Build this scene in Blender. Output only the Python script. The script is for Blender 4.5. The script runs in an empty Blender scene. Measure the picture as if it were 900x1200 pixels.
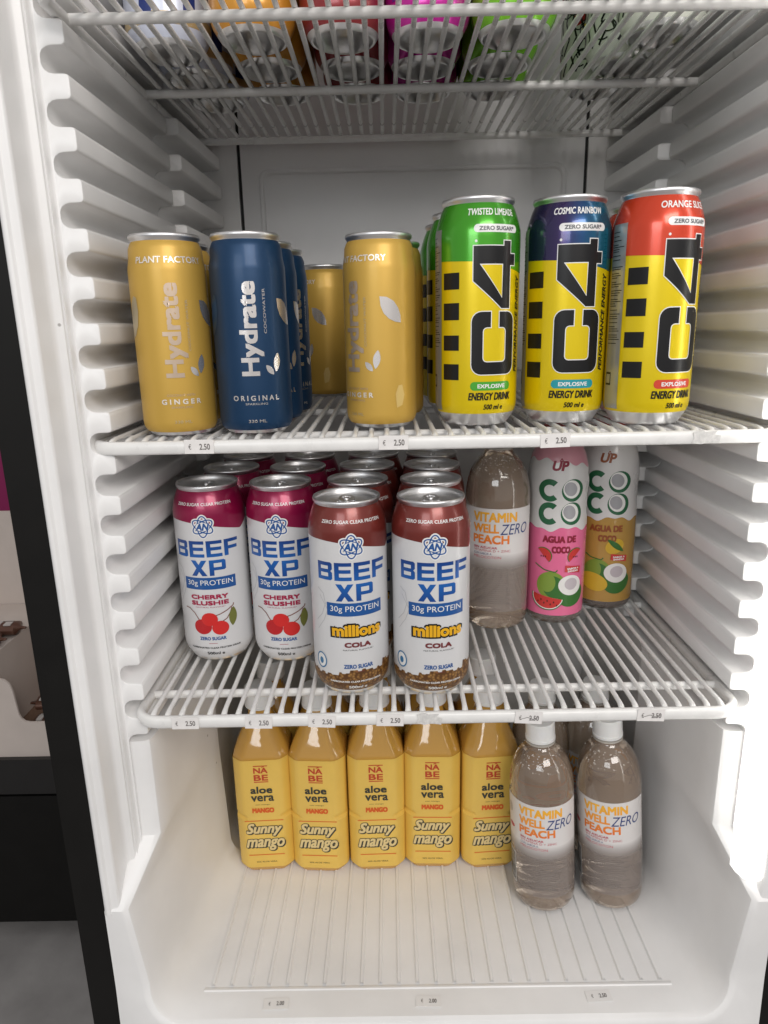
import bpy, bmesh, math, random
from mathutils import Matrix, Vector
random.seed(7)
SC = bpy.context.scene
COL = SC.collection
PI = math.pi
ZO = 1.15                      # height of the lens above the shop floor

# ------------------------------------------------------------------ camera
cam_d = bpy.data.cameras.new('camera')
cam = bpy.data.objects.new('camera', cam_d); COL.objects.link(cam)
cam_d.sensor_fit = 'VERTICAL'; cam_d.sensor_height = 36.0; cam_d.sensor_width = 27.0
cam_d.lens = 24.52
cam_d.clip_start = 0.01; cam_d.clip_end = 100
def _axes(pitch, yaw, roll):
    def ray(X, U):
        cr, sr = math.cos(roll), math.sin(roll); x = cr*X + sr*U; u = -sr*X + cr*U
        return x, u
    def w(X, U, d):
        x, u = ray(X, U); cp, sp = math.cos(pitch), math.sin(pitch)
        y = cp*d + sp*u; z = -sp*d + cp*u
        cz, sz = math.cos(yaw), math.sin(yaw)
        return Vector((cz*x - sz*y, sz*x + cz*y, z))
    return w(1, 0, 0), w(0, 1, 0), w(0, 0, 1)
rx, up, fw = _axes(math.radians(14.91), math.radians(0.40), math.radians(1.22))
M = Matrix((rx, up, -fw)).transposed().to_4x4(); M.translation = (0, 0, ZO)
cam.matrix_world = M
SC.camera = cam

# ------------------------------------------------------------------ light
world = bpy.data.worlds.new('World'); SC.world = world; world.use_nodes = True
wb = world.node_tree.nodes['Background']
wb.inputs[0].default_value = (1.0, 0.99, 0.98, 1); wb.inputs[1].default_value = 0.50
def area(name, loc, target, sx, sy, power, col):
    l = bpy.data.lights.new(name, 'AREA'); l.shape = 'RECTANGLE'; l.size = sx; l.size_y = sy
    l.energy = power; l.color = col
    o = bpy.data.objects.new(name, l); COL.objects.link(o); o.location = loc
    o.rotation_euler = (Vector(target) - Vector(loc)).to_track_quat('-Z', 'Y').to_euler()
    return o
area('shop_ceiling_lamp', (0.60, -1.05, ZO+0.85), (0.0, 0.62, ZO-0.20), 1.1, 0.6, 21, (1.0, 0.945, 0.90))
area('shop_ceiling_lamp', (-0.7, -1.6, ZO+0.60), (0.05, 0.8, ZO+0.1), 1.0, 0.6, 11, (0.95, 0.98, 1.0))
LED_STRENGTH = 1.4
LED_CORE = 9.5

SC.view_settings.view_transform = 'Standard'; SC.view_settings.look = 'None'
SC.view_settings.exposure = -0.10; SC.view_settings.gamma = 1.0
SC.render.engine = 'CYCLES'
SC.cycles.use_denoising = True
SC.cycles.max_bounces = 10; SC.cycles.transmission_bounces = 8; SC.cycles.transparent_max_bounces = 8
SC.cycles.caustics_reflective = False; SC.cycles.caustics_refractive = False

# ------------------------------------------------------------------ materials
def lin(h):
    if isinstance(h, tuple): return h
    h = h.lstrip('#'); o = []
    for i in (0, 2, 4):
        c = int(h[i:i+2], 16)/255; o.append(c/12.92 if c <= .04045 else ((c+.055)/1.055)**2.4)
    return tuple(o)
MATS = {}
def new_mat(name):
    m = bpy.data.materials.new(name); m.use_nodes = True
    return m, m.node_tree, m.node_tree.nodes['Principled BSDF']
def mat(name, col, rough=.45, metal=0., coat=0., noise=0., nscale=60., bump=0., bscale=300., spec=.5, emit=0., sss=0.):
    if name in MATS: return MATS[name]
    m, nt, b = new_mat(name); c = lin(col)
    b.inputs['Base Color'].default_value = (*c, 1); b.inputs['Roughness'].default_value = rough
    b.inputs['Metallic'].default_value = metal; b.inputs['Coat Weight'].default_value = coat
    b.inputs['Coat Roughness'].default_value = .12; b.inputs['Specular IOR Level'].default_value = spec
    if sss:
        b.inputs['Subsurface Weight'].default_value = sss; b.inputs['Subsurface Radius'].default_value = (.004, .003, .002)
    if emit:
        b.inputs['Emission Color'].default_value = (*c, 1); b.inputs['Emission Strength'].default_value = emit
    if noise or bump:
        tc = nt.nodes.new('ShaderNodeTexCoord')
    if noise:
        n = nt.nodes.new('ShaderNodeTexNoise'); n.inputs['Scale'].default_value = nscale; n.inputs['Detail'].default_value = 5
        nt.links.new(tc.outputs['Object'], n.inputs['Vector'])
        r = nt.nodes.new('ShaderNodeMapRange'); r.inputs[1].default_value = .3; r.inputs[2].default_value = .7
        r.inputs[3].default_value = 1-noise; r.inputs[4].default_value = 1+noise*.5
        nt.links.new(n.outputs['Fac'], r.inputs[0])
        mx = nt.nodes.new('ShaderNodeMix'); mx.data_type = 'RGBA'; mx.blend_type = 'MULTIPLY'; mx.inputs[0].default_value = 1
        mx.inputs[6].default_value = (*c, 1); nt.links.new(r.outputs[0], mx.inputs[7]); nt.links.new(mx.outputs[2], b.inputs['Base Color'])
        r2 = nt.nodes.new('ShaderNodeMapRange'); r2.inputs[3].default_value = rough*.85; r2.inputs[4].default_value = min(1, rough*1.2)
        nt.links.new(n.outputs['Fac'], r2.inputs[0]); nt.links.new(r2.outputs[0], b.inputs['Roughness'])
    if bump:
        n2 = nt.nodes.new('ShaderNodeTexNoise'); n2.inputs['Scale'].default_value = bscale; n2.inputs['Detail'].default_value = 3
        nt.links.new(tc.outputs['Object'], n2.inputs['Vector'])
        bp = nt.nodes.new('ShaderNodeBump'); bp.inputs['Strength'].default_value = bump; bp.inputs['Distance'].default_value = .002
        nt.links.new(n2.outputs['Fac'], bp.inputs['Height']); nt.links.new(bp.outputs[0], b.inputs['Normal'])
    MATS[name] = m; return m
def plastic_dirty(name, col, rough):
    """white moulded plastic with faint grubby patches and a few dark specks"""
    m = mat(name, col, rough, noise=.075, nscale=11, bump=.06, bscale=90)
    nt = m.node_tree; b = nt.nodes['Principled BSDF']
    src = b.inputs['Base Color'].links[0].from_socket
    tc = nt.nodes.new('ShaderNodeTexCoord'); v = nt.nodes.new('ShaderNodeTexVoronoi'); v.inputs['Scale'].default_value = 26
    nt.links.new(tc.outputs['Object'], v.inputs['Vector'])
    r = nt.nodes.new('ShaderNodeMapRange'); r.inputs[1].default_value = .030; r.inputs[2].default_value = .046; r.inputs[3].default_value = .6; r.inputs[4].default_value = 0
    nt.links.new(v.outputs['Distance'], r.inputs[0])
    sp = nt.nodes.new('ShaderNodeMath'); sp.operation = 'GREATER_THAN'; sp.inputs[1].default_value = .80
    sep = nt.nodes.new('ShaderNodeSeparateColor'); nt.links.new(v.outputs['Color'], sep.inputs[0]); nt.links.new(sep.outputs[0], sp.inputs[0])
    mu = nt.nodes.new('ShaderNodeMath'); mu.operation = 'MULTIPLY'; nt.links.new(r.outputs[0], mu.inputs[0]); nt.links.new(sp.outputs[0], mu.inputs[1])
    mx = nt.nodes.new('ShaderNodeMix'); mx.data_type = 'RGBA'; nt.links.new(mu.outputs[0], mx.inputs[0]); nt.links.new(src, mx.inputs[6]); mx.inputs[7].default_value = (.10, .085, .07, 1)
    nt.links.new(mx.outputs[2], b.inputs['Base Color'])
    return m
def pet(name, tint, murk, fac, rough=.04, ior=1.34):
    """clear bottle filled with a slightly cloudy drink"""
    if name in MATS: return MATS[name]
    m, nt, b = new_mat(name)
    b.inputs['Base Color'].default_value = (*lin(tint), 1); b.inputs['Transmission Weight'].default_value = 1
    b.inputs['Roughness'].default_value = rough; b.inputs['IOR'].default_value = ior
    d = nt.nodes.new('ShaderNodeBsdfPrincipled'); d.inputs['Base Color'].default_value = (*lin(murk), 1); d.inputs['Roughness'].default_value = .12
    for q in (b, d): q.inputs['Coat Weight'].default_value = 1.0; q.inputs['Coat Roughness'].default_value = .03; q.inputs['Coat IOR'].default_value = 1.55
    mx = nt.nodes.new('ShaderNodeMixShader'); mx.inputs[0].default_value = fac
    out = nt.nodes['Material Output']
    nt.links.new(b.outputs[0], mx.inputs[1]); nt.links.new(d.outputs[0], mx.inputs[2]); nt.links.new(mx.outputs[0], out.inputs[0])
    MATS[name] = m; return m
def film(name, col, alpha, rough=.3):
    if name in MATS: return MATS[name]
    m, nt, b = new_mat(name); b.inputs['Base Color'].default_value = (*lin(col), 1); b.inputs['Roughness'].default_value = rough; b.inputs['Alpha'].default_value = alpha
    MATS[name] = m; return m
def ramp_mat(name, stops, axis=2, z0=0., z1=1., rough=.35, metal=.3, coat=.4, angle=False):
    if name in MATS: return MATS[name]
    m, nt, b = new_mat(name); b.inputs['Roughness'].default_value = rough; b.inputs['Metallic'].default_value = metal; b.inputs['Coat Weight'].default_value = coat
    tc = nt.nodes.new('ShaderNodeTexCoord'); sx = nt.nodes.new('ShaderNodeSeparateXYZ'); nt.links.new(tc.outputs['Object'], sx.inputs[0])
    r = nt.nodes.new('ShaderNodeMapRange'); r.inputs[1].default_value = z0; r.inputs[2].default_value = z1; nt.links.new(sx.outputs[axis], r.inputs[0])
    cr = nt.nodes.new('ShaderNodeValToRGB'); el = cr.color_ramp.elements
    while len(el) < len(stops): el.new(.5)
    for e, (p, c) in zip(el, stops): e.position = p; e.color = (*lin(c), 1)
    nt.links.new(r.outputs[0], cr.inputs[0]); nt.links.new(cr.outputs[0], b.inputs['Base Color'])
    MATS[name] = m; return m

WHITE = plastic_dirty('fridge_white_plastic', (.865, .86, .855), .36)
WALL = mat('fridge_rear_panel', (.78, .78, .785), .40, noise=.05, nscale=8)
COATED = mat('white_coated_wire', (.84, .835, .82), .28, noise=.06, nscale=70, bump=.08, bscale=220)
BLACK = mat('black_cabinet', (.0065, .006, .0055), .5, noise=.2, nscale=30, spec=.22)
GAP = mat('dark_gap', (.008, .008, .009), .6)
ALU = mat('can_aluminium', (.86, .86, .86), .36, metal=1., bump=.03, bscale=500)
ALUD = mat('can_lid_aluminium', (.84, .84, .85), .38, metal=1., bump=.04, bscale=400)
TAG = mat('price_paper', (.84, .815, .80), .6, noise=.06, nscale=200)
TAGINK = mat('price_ink', (.17, .155, .15), .7)
CAP = mat('white_cap', (.82, .82, .81), .32, sss=.15)

# ------------------------------------------------------------------ mesh helpers
class MB:
    def __init__(s): s.v = []; s.f = []
    def add(s, vs, fs):
        o = len(s.v); s.v += [tuple(p) for p in vs]; s.f += [tuple(i+o for i in f) for f in fs]; return s
    def box(s, x0, x1, y0, y1, z0, z1):
        return s.add([(x0,y0,z0),(x1,y0,z0),(x1,y1,z0),(x0,y1,z0),(x0,y0,z1),(x1,y0,z1),(x1,y1,z1),(x0,y1,z1)],
                     [(0,3,2,1),(4,5,6,7),(0,1,5,4),(1,2,6,5),(2,3,7,6),(3,0,4,7)])
    def grid(s, rows, closed=False, flip=False):
        n = len(rows[0]); vs = [p for r in rows for p in r]; fs = []
        for i in range(len(rows)-1):
            for j in range(n if closed else n-1):
                k = (j+1) % n; q = (i*n+j, i*n+k, (i+1)*n+k, (i+1)*n+j)
                fs.append(q[::-1] if flip else q)
        return s.add(vs, fs)
    def lathe(s, prof, seg=48, cx=0, cy=0, a0=0):
        rows = []
        for r, z in prof:
            r = max(r, 1e-5)
            rows.append([(cx+r*math.sin(a0+2*PI*k/seg), cy-r*math.cos(a0+2*PI*k/seg), z) for k in range(seg)])
        return s.grid(rows, True)
    def tube(s, path, r, seg=8, cap=True):
        rr = r if isinstance(r, (list, tuple)) else [r]*len(path)
        P = [Vector(p) for p in path]; rows = []; prev = None
        for i, p in enumerate(P):
            t = (P[min(i+1, len(P)-1)] - P[max(i-1, 0)]).normalized()
            a = Vector((0,0,1)) if abs(t.z) < .9 else Vector((1,0,0))
            u = t.cross(a).normalized(); w = u.cross(t).normalized()
            rows.append([tuple(p + (u*math.cos(2*PI*k/seg) + w*math.sin(2*PI*k/seg))*rr[i]) for k in range(seg)])
        o = len(s.v); s.grid(rows, True, flip=True)
        if cap:
            s.f.append(tuple(o+k for k in range(seg))); m = o+(len(P)-1)*seg; s.f.append(tuple(m+k for k in range(seg))[::-1])
        return s
    def loft(s, secs, cap0=True, cap1=True):
        o = len(s.v); s.grid(secs, True); n = len(secs[0])
        if cap0: s.f.append(tuple(o+k for k in range(n))[::-1])
        if cap1: m = o+(len(secs)-1)*n; s.f.append(tuple(m+k for k in range(n)))
        return s
    def mesh(s, name, angle=35, shift=(0,0,0)):
        me = bpy.data.meshes.new(name)
        me.from_pydata([(x-shift[0], y-shift[1], z-shift[2]) for x, y, z in s.v], [], s.f)
        bm = bmesh.new(); bm.from_mesh(me); bmesh.ops.recalc_face_normals(bm, faces=bm.faces); bm.to_mesh(me); bm.free()
        me.shade_smooth(); me.set_sharp_from_angle(angle=math.radians(angle)); return me
def link(name, me, m, parent=None, loc=(0,0,0), rz=0):
    if m and not me.materials: me.materials.append(m)
    o = bpy.data.objects.new(name, me); COL.objects.link(o); o.parent = parent; o.location = loc; o.rotation_euler = (0,0,rz); return o
def part(name, mb, m, parent=None, angle=35, shift=(0,0,0)): return link(name, mb.mesh(name, angle, shift), m, parent)
def tag(o, label, cat, group=None):
    o['label'] = label; o['category'] = cat
    if group: o['group'] = group
    return o
def thing(name, loc, rz=0):
    o = bpy.data.objects.new(name, None); COL.objects.link(o); o.location = loc; o.rotation_euler = (0,0,rz); o.empty_display_size = .03; return o
def copy_tree(o, parent=None):
    c = o.copy(); COL.objects.link(c); c.parent = parent
    for ch in o.children: copy_tree(ch, c)
    return c

# ------------------------------------------------------------------ print on curved or flat faces
_TC = {}
def text_raw(body, bold, shear):
    k = (body, bold, shear)
    if k in _TC: return _TC[k]
    cu = bpy.data.curves.new('print', 'FONT'); cu.body = body; cu.size = 1; cu.offset = bold; cu.shear = shear
    cu.resolution_u = 3; cu.fill_mode = 'FRONT'; cu.dimensions = '2D'
    o = bpy.data.objects.new('print', cu); COL.objects.link(o)
    dg = bpy.context.evaluated_depsgraph_get(); dg.update()
    me = bpy.data.meshes.new_from_object(o.evaluated_get(dg))
    vs = [(v.co.x, v.co.y) for v in me.vertices]; fs = [tuple(p.vertices) for p in me.polygons]
    bpy.data.objects.remove(o); bpy.data.curves.remove(cu); bpy.data.meshes.remove(me)
    _TC[k] = (vs, fs); return _TC[k]
class Print:
    """flat artwork in label coordinates (u across, v up), grouped by material and layer"""
    MERGE = ('small_print', 'barcode', 'printed_seed', 'logo_outline', 'letter_outline')
    def __init__(s): s.g = {}; s.n = 0
    def _add(s, name, m, lay, vs, fs, dz=0., same=False):
        s.n += 0 if same else 1; key = (name, m, lay, 0 if name in s.MERGE else s.n)
        mb = s.g.setdefault(key, MB()); mb.add([(u, v, dz) for u, v in vs], fs)
    def text(s, body, box, m, bold=0., shear=0., rot=0, lay=3, name='lettering'):
        big = bold >= .04
        vs, fs = text_raw(body, bold if big else 0., shear)
        if rot == 90: vs = [(-y, x) for x, y in vs]
        x0 = min(p[0] for p in vs); x1 = max(p[0] for p in vs); y0 = min(p[1] for p in vs); y1 = max(p[1] for p in vs)
        u0, v0, u1, v1 = box
        fat = 0 if big else bold*((u1-u0) if rot == 90 else (v1-v0))/.72*1.5
        for q, (dx, dv) in enumerate(((0,0),(fat,fat),(-fat,fat),(fat,-fat),(-fat,-fat)) if fat > 5e-5 else ((0,0),)):
            s._add(name, m, lay, [(u0+fat+dx+(x-x0)/(x1-x0)*(u1-u0-2*fat), v0+fat+dv+(y-y0)/(y1-y0)*(v1-v0-2*fat)) for x, y in vs], fs, q*5e-6, q > 0)
    def poly(s, pts, m, lay=2, name='printed_shape'): s._add(name, m, lay, pts, [tuple(range(len(pts)))])
    def rect(s, u0, v0, u1, v1, m, lay=2, name='printed_shape', r=0):
        if r: 
            pts = []
            for cxx, cyy, a in ((u1-r, v1-r, 0), (u0+r, v1-r, 90), (u0+r, v0+r, 180), (u1-r, v0+r, 270)):
                pts += [(cxx+r*math.cos(math.radians(a+t)), cyy+r*math.sin(math.radians(a+t))) for t in (0, 22, 45, 68, 90)]
            s.poly(pts, m, lay, name)
        else: s.poly([(u0,v0),(u1,v0),(u1,v1),(u0,v1)], m, lay, name)
    def ell(s, cu, cv, ru, rv, m, lay=2, name='printed_shape', rot=0, n=28, a0=0, a1=360):
        c, q = math.cos(rot), math.sin(rot); pts = []
        full = abs(a1-a0) >= 360
        for k in range(n + (0 if full else 1)):
            t = math.radians(a0+(a1-a0)*k/n); x, y = ru*math.cos(t), rv*math.sin(t); pts.append((cu+c*x-q*y, cv+q*x+c*y))
        s.poly(pts, m, lay, name)
    def ring(s, cu, cv, ru, rv, w, m, lay=2, name='printed_shape', rot=0, n=30, a0=0, a1=360):
        c, q = math.cos(rot), math.sin(rot); A = []; B = []
        for k in range(n+1):
            t = math.radians(a0+(a1-a0)*k/n)
            for L, d in ((A, w/2), (B, -w/2)):
                x, y = (ru+d)*math.cos(t), (rv+d)*math.sin(t); L.append((cu+c*x-q*y, cv+q*x+c*y))
        s._add(name, m, lay, A+B, [(k, k+1, n+1+k+1, n+1+k) for k in range(n)])
    def line(s, pts, w, m, lay=2, name='printed_shape'):
        for (a, b), (c, d) in zip(pts[:-1], pts[1:]):
            L = math.hypot(c-a, d-b) or 1; nx, ny = -(d-b)/L*w/2, (c-a)/L*w/2
            s.poly([(a+nx,b+ny),(a-nx,b-ny),(c-nx,d-ny),(c+nx,d+ny)], m, lay, name)
    def leaf(s, u0, v0, u1, v1, w, m, lay=2, name='printed_leaf', n=9):
        dx, dy = u1-u0, v1-v0; L = math.hypot(dx, dy); nx, ny = -dy/L, dx/L; A = []; B = []
        for k in range(n+1):
            t = k/n; h = w/2*math.sin(PI*t)**.8
            A.append((u0+dx*t+nx*h, v0+dy*t+ny*h)); B.append((u0+dx*t-nx*h, v0+dy*t-ny*h))
        s.poly(A + B[-2:0:-1], m, lay, name)
    def build(s, wrap, parent, step=.0025, vcuts=()):
        for (name, m, lay, _), mb in s.g.items():
            bm = bmesh.new(); vs = [bm.verts.new(p) for p in mb.v]
            for f in mb.f:
                try: bm.faces.new([vs[i] for i in f])
                except ValueError: pass
            bm.normal_update(); bmesh.ops.triangulate(bm, faces=[f for f in bm.faces if len(f.verts) > 4])
            if step:
                xs = [v.co.x for v in bm.verts]; x = math.floor(min(xs)/step)*step + step
                while x < max(xs):
                    bmesh.ops.bisect_plane(bm, geom=bm.verts[:]+bm.edges[:]+bm.faces[:], dist=1e-7, plane_co=(x,0,0), plane_no=(1,0,0)); x += step
            ys = [v.co.y for v in bm.verts]; y0_, y1_ = min(ys), max(ys)
            for y in vcuts:
                if y0_ < y < y1_: bmesh.ops.bisect_plane(bm, geom=bm.verts[:]+bm.edges[:]+bm.faces[:], dist=1e-7, plane_co=(0,y,0), plane_no=(0,1,0))
            for v in bm.verts: v.co = wrap(v.co.x, v.co.y, lay*.00009+v.co.z)
            me = bpy.data.meshes.new(name); bm.to_mesh(me); bm.free()
            if step: me.shade_smooth()
            o = link(name, me, m, parent)
            if name in ('small_print', 'barcode', 'printed_seed'): o['kind'] = 'stuff'
def cyl_wrap(prof, R):
    pr = sorted([(z, r) for r, z in prof])
    def rad(z):
        if z <= pr[0][0]: return pr[0][1]
        for (za, ra), (zb, rb) in zip(pr[:-1], pr[1:]):
            if za <= z <= zb: return ra+(rb-ra)*((z-za)/(zb-za) if zb > za else 0)
        return pr[-1][1]
    def w(u, v, off):
        r = rad(v)+.00006+off; a = u/R; return (r*math.sin(a), -r*math.cos(a), v)
    return w
def flat_wrap(y0):
    return lambda u, v, off: (u, y0-.00006-off, v)
def band(wrap, lo, hi, u0, u1, nu, nv, lay=1):
    mb = MB(); rows = []
    for j in range(nv+1):
        t = j/nv; rows.append([wrap(u0+(u1-u0)*i/nu, lo(u0+(u1-u0)*i/nu)*(1-t)+hi(u0+(u1-u0)*i/nu)*t, lay*.00009) for i in range(nu+1)])
    mb.grid(rows); return mb

# ------------------------------------------------------------------ setting: shop floor
mb = MB(); mb.box(-6, 6, -6, 8, -.05, 0)
fl = part('shop_floor', mb, mat('grey_shop_floor', (.33, .315, .31), .5, noise=.2, nscale=9, bump=.2, bscale=60)); fl['kind'] = 'structure'

# ------------------------------------------------------------------ the fridge
CX = .037; YB = .932
zA = -.0789; PITCH = .0326; zB = zA-7*PITCH; zT = zA+9*PITCH; zF = -.600
fr = thing('display_fridge', (CX, .75, 0))
tag(fr, 'open white drinks fridge with black sides and ribbed inner walls', 'fridge')
SH = (CX, .75, 0)
def W(x, y, z): return (x, y, z+ZO)
def side(s, h, y, z): return (CX+s*h, y, z+ZO)
ZTOP = .56
for s in (-1, 1):
    # black outer side panel
    mb = MB(); a, b = CX+s*.2912, CX+s*.318
    mb.box(min(a,b), max(a,b), .50, 1.02, .04, ZO+ZTOP+.12)
    part('side_panel', mb, BLACK, fr, shift=SH)
    # moulded front frame, swept vertically
    prof = [(.2911,.52),(.2911,.4985),(.2905,.4962),(.2890,.4948),(.2870,.4944),(.2855,.4952),(.2848,.4970),(.2840,.4975),(.2800,.4978),(.2786,.4986),(.2778,.5010),(.2766,.5150),(.2758,.5190),(.2740,.5208),(.2705,.5215),(.2696,.5222),(.2692,.5245),(.2688,.5252),(.2684,.5245),(.2680,.5240),(.2676,.5246),(.2673,.5275),(.2669,.5294),(.2663,.5302),(.2650,.5302),(.2652,.5345)]
    mb = MB(); rows = [[side(s, h, y, z) for h, y in prof] for z in (-.490, -.3, 0, .3, ZTOP)]
    mb.grid(rows); part('front_frame', mb, WHITE, fr, angle=42, shift=SH)
    # wall behind the ribs
    mb = MB(); mb.grid([[side(s,.2656,.532,z), side(s,.2656,YB,z)] for z in (-.36, ZTOP)])
    part('side_wall', mb, WHITE, fr, shift=SH)
# shelf ribs: each one moulded piece, front section and deeper rear section
half = [(.2652,.0163),(.2651,.0148),(.2645,.0124),(.2630,.0102),(.2606,.0087),(.2574,.0081),(.2500,.0079),(.2484,.0074),(.2475,.0063),(.2472,.0048)]
def rib_sec(s, y, tip, thin=0., inset=0.):
    pts = []
    top = []
    for h, z in half:
        t = (.2652-h)/(.2652-.2472); hh = .2652-t*(.2652-tip-inset)
        top.append((hh, max(z-thin*min(1, t*3), .001)))
    for h, z in top: pts.append((s*h, y, z))
    for h, z in reversed(top): pts.append((s*h, y, -z))
    pts.append((s*.2745, y, -.0163)); pts.append((s*.2745, y, .0163))
    return pts
zr0 = zA-.004-.5*PITCH
for s in (-1, 1):
    mb = MB(); mb.loft([rib_sec(s,.5303,.2472,.0012,.0013), rib_sec(s,.5307,.2472,.0004,.0004), rib_sec(s,.5316,.2472), rib_sec(s,.757,.2472), rib_sec(s,.7595,.2472,.001,.001)])
    me1 = mb.mesh('shelf_rib', 30)
    mb = MB(); mb.loft([rib_sec(s,.7600,.2362,.0014,.0014), rib_sec(s,.7606,.2362,.0005,.0005), rib_sec(s,.7618,.2362), rib_sec(s,.925,.2340)])
    me2 = mb.mesh('rear_rib', 30)
    for k in range(-12, 8):
        z = zr0-k*PITCH
        o = link('shelf_rib', me1, WHITE, fr, (0, -.75, z+ZO))
        link('rear_rib', me2, WHITE, o)
# rear wall, raised panel, dark gaps beside it
mb = MB(); mb.box(CX-.30, CX+.30, YB+.004, YB+.03, zF-.1+ZO, ZTOP+ZO); part('rear_wall', mb, WHITE, fr, shift=SH)
for s in (-1, 1):
    mb = MB(); a, b = CX+s*.2085, CX+s*.2125; mb.box(min(a,b), max(a,b), YB-.002, YB+.0045, zB-.02+ZO, ZTOP+ZO); part('panel_gap', mb, GAP, fr, shift=SH)
    mb = MB(); a, b = CX+s*.2125, CX+s*.262; mb.box(min(a,b), max(a,b), YB-.006, YB+.004, zB-.02+ZO, ZTOP+ZO); part('corner_strip', mb, WHITE, fr, shift=SH)
mb = MB(); mb.box(CX-.2085, CX+.2085, YB-.005, YB+.004, zB-.02+ZO, ZTOP+ZO)
rp = part('rear_panel', mb, WALL, fr, shift=SH)
def rrect(x0, x1, z0, z1, r, y):
    p = []
    for cx_, cz_, a in ((x1-r, z1-r, 0), (x0+r, z1-r, 90), (x0+r, z0+r, 180), (x1-r, z0+r, 270)):
        p += [(cx_+r*math.cos(math.radians(a+t)), y, cz_+r*math.sin(math.radians(a+t))) for t in (0, 30, 60, 90)]
    return p
mb = MB()
o_, i_ = (CX-.188, CX+.188), (CX-.184, CX+.184)
A = rrect(o_[0], o_[1], -.06+ZO, .188+ZO, .012, YB-.0051); B = rrect(o_[0]+.002, o_[1]-.002, -.058+ZO, .186+ZO, .011, YB-.0072)
C = rrect(o_[0]+.005, o_[1]-.005, -.055+ZO, .183+ZO, .010, YB-.0072); D = rrect(o_[0]+.007, o_[1]-.007, -.053+ZO, .181+ZO, .009, YB-.0051)
mb.grid([A, B, C, D], True); part('panel_bead', mb, WALL, rp, shift=SH)
# fridge ceiling and back of the cabinet
mb = MB(); mb.box(CX-.2911, CX+.2911, .51, 1.0, ZTOP+ZO, ZTOP+.03+ZO); part('inner_ceiling', mb, WHITE, fr, shift=SH)
mb = MB(); mb.box(CX-.318, CX+.318, .50, 1.02, ZTOP+.121+ZO, ZTOP+.22+ZO); part('top_panel', mb, BLACK, fr, shift=SH)
mb = MB(); mb.box(CX-.29, CX+.29, .965, 1.015, .05, ZTOP+.11+ZO); part('back_panel', mb, BLACK, fr, shift=SH)
mb = MB(); mb.box(CX-.29, CX+.29, .51, 1.0, .03, ZO-.78); part('plinth', mb, BLACK, fr, shift=SH)

# lower tub: one moulded surface from the left wall over the floor to the right wall
def tub_rows():
    R = .030; rows = []
    left = []
    for z in (-.3438, -.352, -.375, -.41, -.432, -.440): left.append(('p', z, 0.))
    for t in (.2, .4, .6, .8): left.append(('s', -.440-.047*t, t))
    for z in (-.487, -.500, -.53, -.555, -.57): left.append(('w', z, 1.))
    for a in (12, 25, 38, 50, 62, 75, 90): left.append(('c', a, 1.))
    for q in (.66, .33, 0.): left.append(('f', q, 1.))
    return left, R
def tub_line(kind, v, t, R, s):
    """front-to-back run of points for one row"""
    if kind in 'psw':
        z = v; e = t
        fh, fy = .2472+(.2685-.2472)*e, .538+(.500-.538)*e
        if kind == 'w': fh = .2685-(.010)*max(0, (-.487-z)/.083)
        rh = .233-.004*max(0, min(1, (-.45-z)/.12)); n = (1, 0); oh, oy = .2700+(.2911-.2700)*e, .533+(.4965-.533)*e; oz = z
    elif kind == 'c':
        a = math.radians(v); c, q = math.cos(a), math.sin(a)
        fh = .2585-R*(1-c); z = -.57-R*q; fy = .500-.012*q; rh = .229-R*(1-c); n = (c, -q)
        if v <= 50: oh, oz = .2911, -.57-.30*math.tan(a)*.5
        else: oh, oz = .2911-.06*(v-50)/40, -.78
        oy = .4965-.006*q
    else:
        z = -.60; fh = (.2585-R)*v; rh = (.229-R)*v; fy = .488; n = (0, -1); oh, oz, oy = .2311*v, -.78, .4905-.0000
    P = [(oh, oy, oz)]
    if kind == 'f' or kind == 'c': P[0] = (oh, min(oy, .4905) if kind == 'f' else oy, oz)
    for d, dy in ((.0085, -.0052), (.0052, -.0045), (.0024, -.0026), (.0006, .0012)):
        P.append((fh+n[0]*d, fy+dy+.001, z+n[1]*d))
    for k in range(1, 8):
        q = k/8; P.append((fh+(rh-fh)*q, fy+.006+(.690-fy-.006)*q, z))
    k_ = 0 if kind == 'f' else 1
    P += [(rh-.0004, .6885, z), (rh+.0006*k_, .6910, z), (rh+.002*k_, .6940, z), (rh+.006*k_, .712, z), (rh+.012*k_, YB+.003, z)]
    return [side(s, *p) for p in P]
left, R = tub_rows()
rows = [tub_line(k, v, t, R, -1) for k, v, t in left] + [tub_line(k, v, t, R, 1) for k, v, t in reversed(left[:-1])]
mb = MB(); mb.grid(rows); part('lower_tub', mb, WHITE, fr, angle=24, shift=SH)
for s in (-1, 1):          # ledge under the lowest rib
    r0 = tub_line('p', -.3438, 0., R, s); mb = MB(); mb.grid([r0, [(CX+s*.2745, p[1], p[2]) for p in r0]]); part('tub_ledge', mb, WHITE, fr, shift=SH)
# raised ridges of the tub floor and the bar that ends them
for i in range(25):
    x = -.1745+i*.01755
    xr = CX+(x-CX)*.98
    mb = MB(); z = zF+ZO
    mb.grid([[(x-.0019,.5215,z-.0002),(x-.0009,.5215,z+.0028),(x+.0009,.5215,z+.0028),(x+.0019,.5215,z-.0002)],
             [(xr-.0019,.74,z-.0002),(xr-.0009,.74,z+.0028),(xr+.0009,.74,z+.0028),(xr+.0019,.74,z-.0002)]])
    part('floor_ridge', mb, WHITE, fr, shift=SH)
mb = MB(); z = zF+ZO
mb.grid([[(-.182,y,z+h),(.256,y,z+h)] for y, h in ((.5160,-.0002),(.5172,.0007),(.5196,.0007),(.5210,-.0002))])
part('floor_ridge_end', mb, WHITE, fr, shift=SH)
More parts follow.
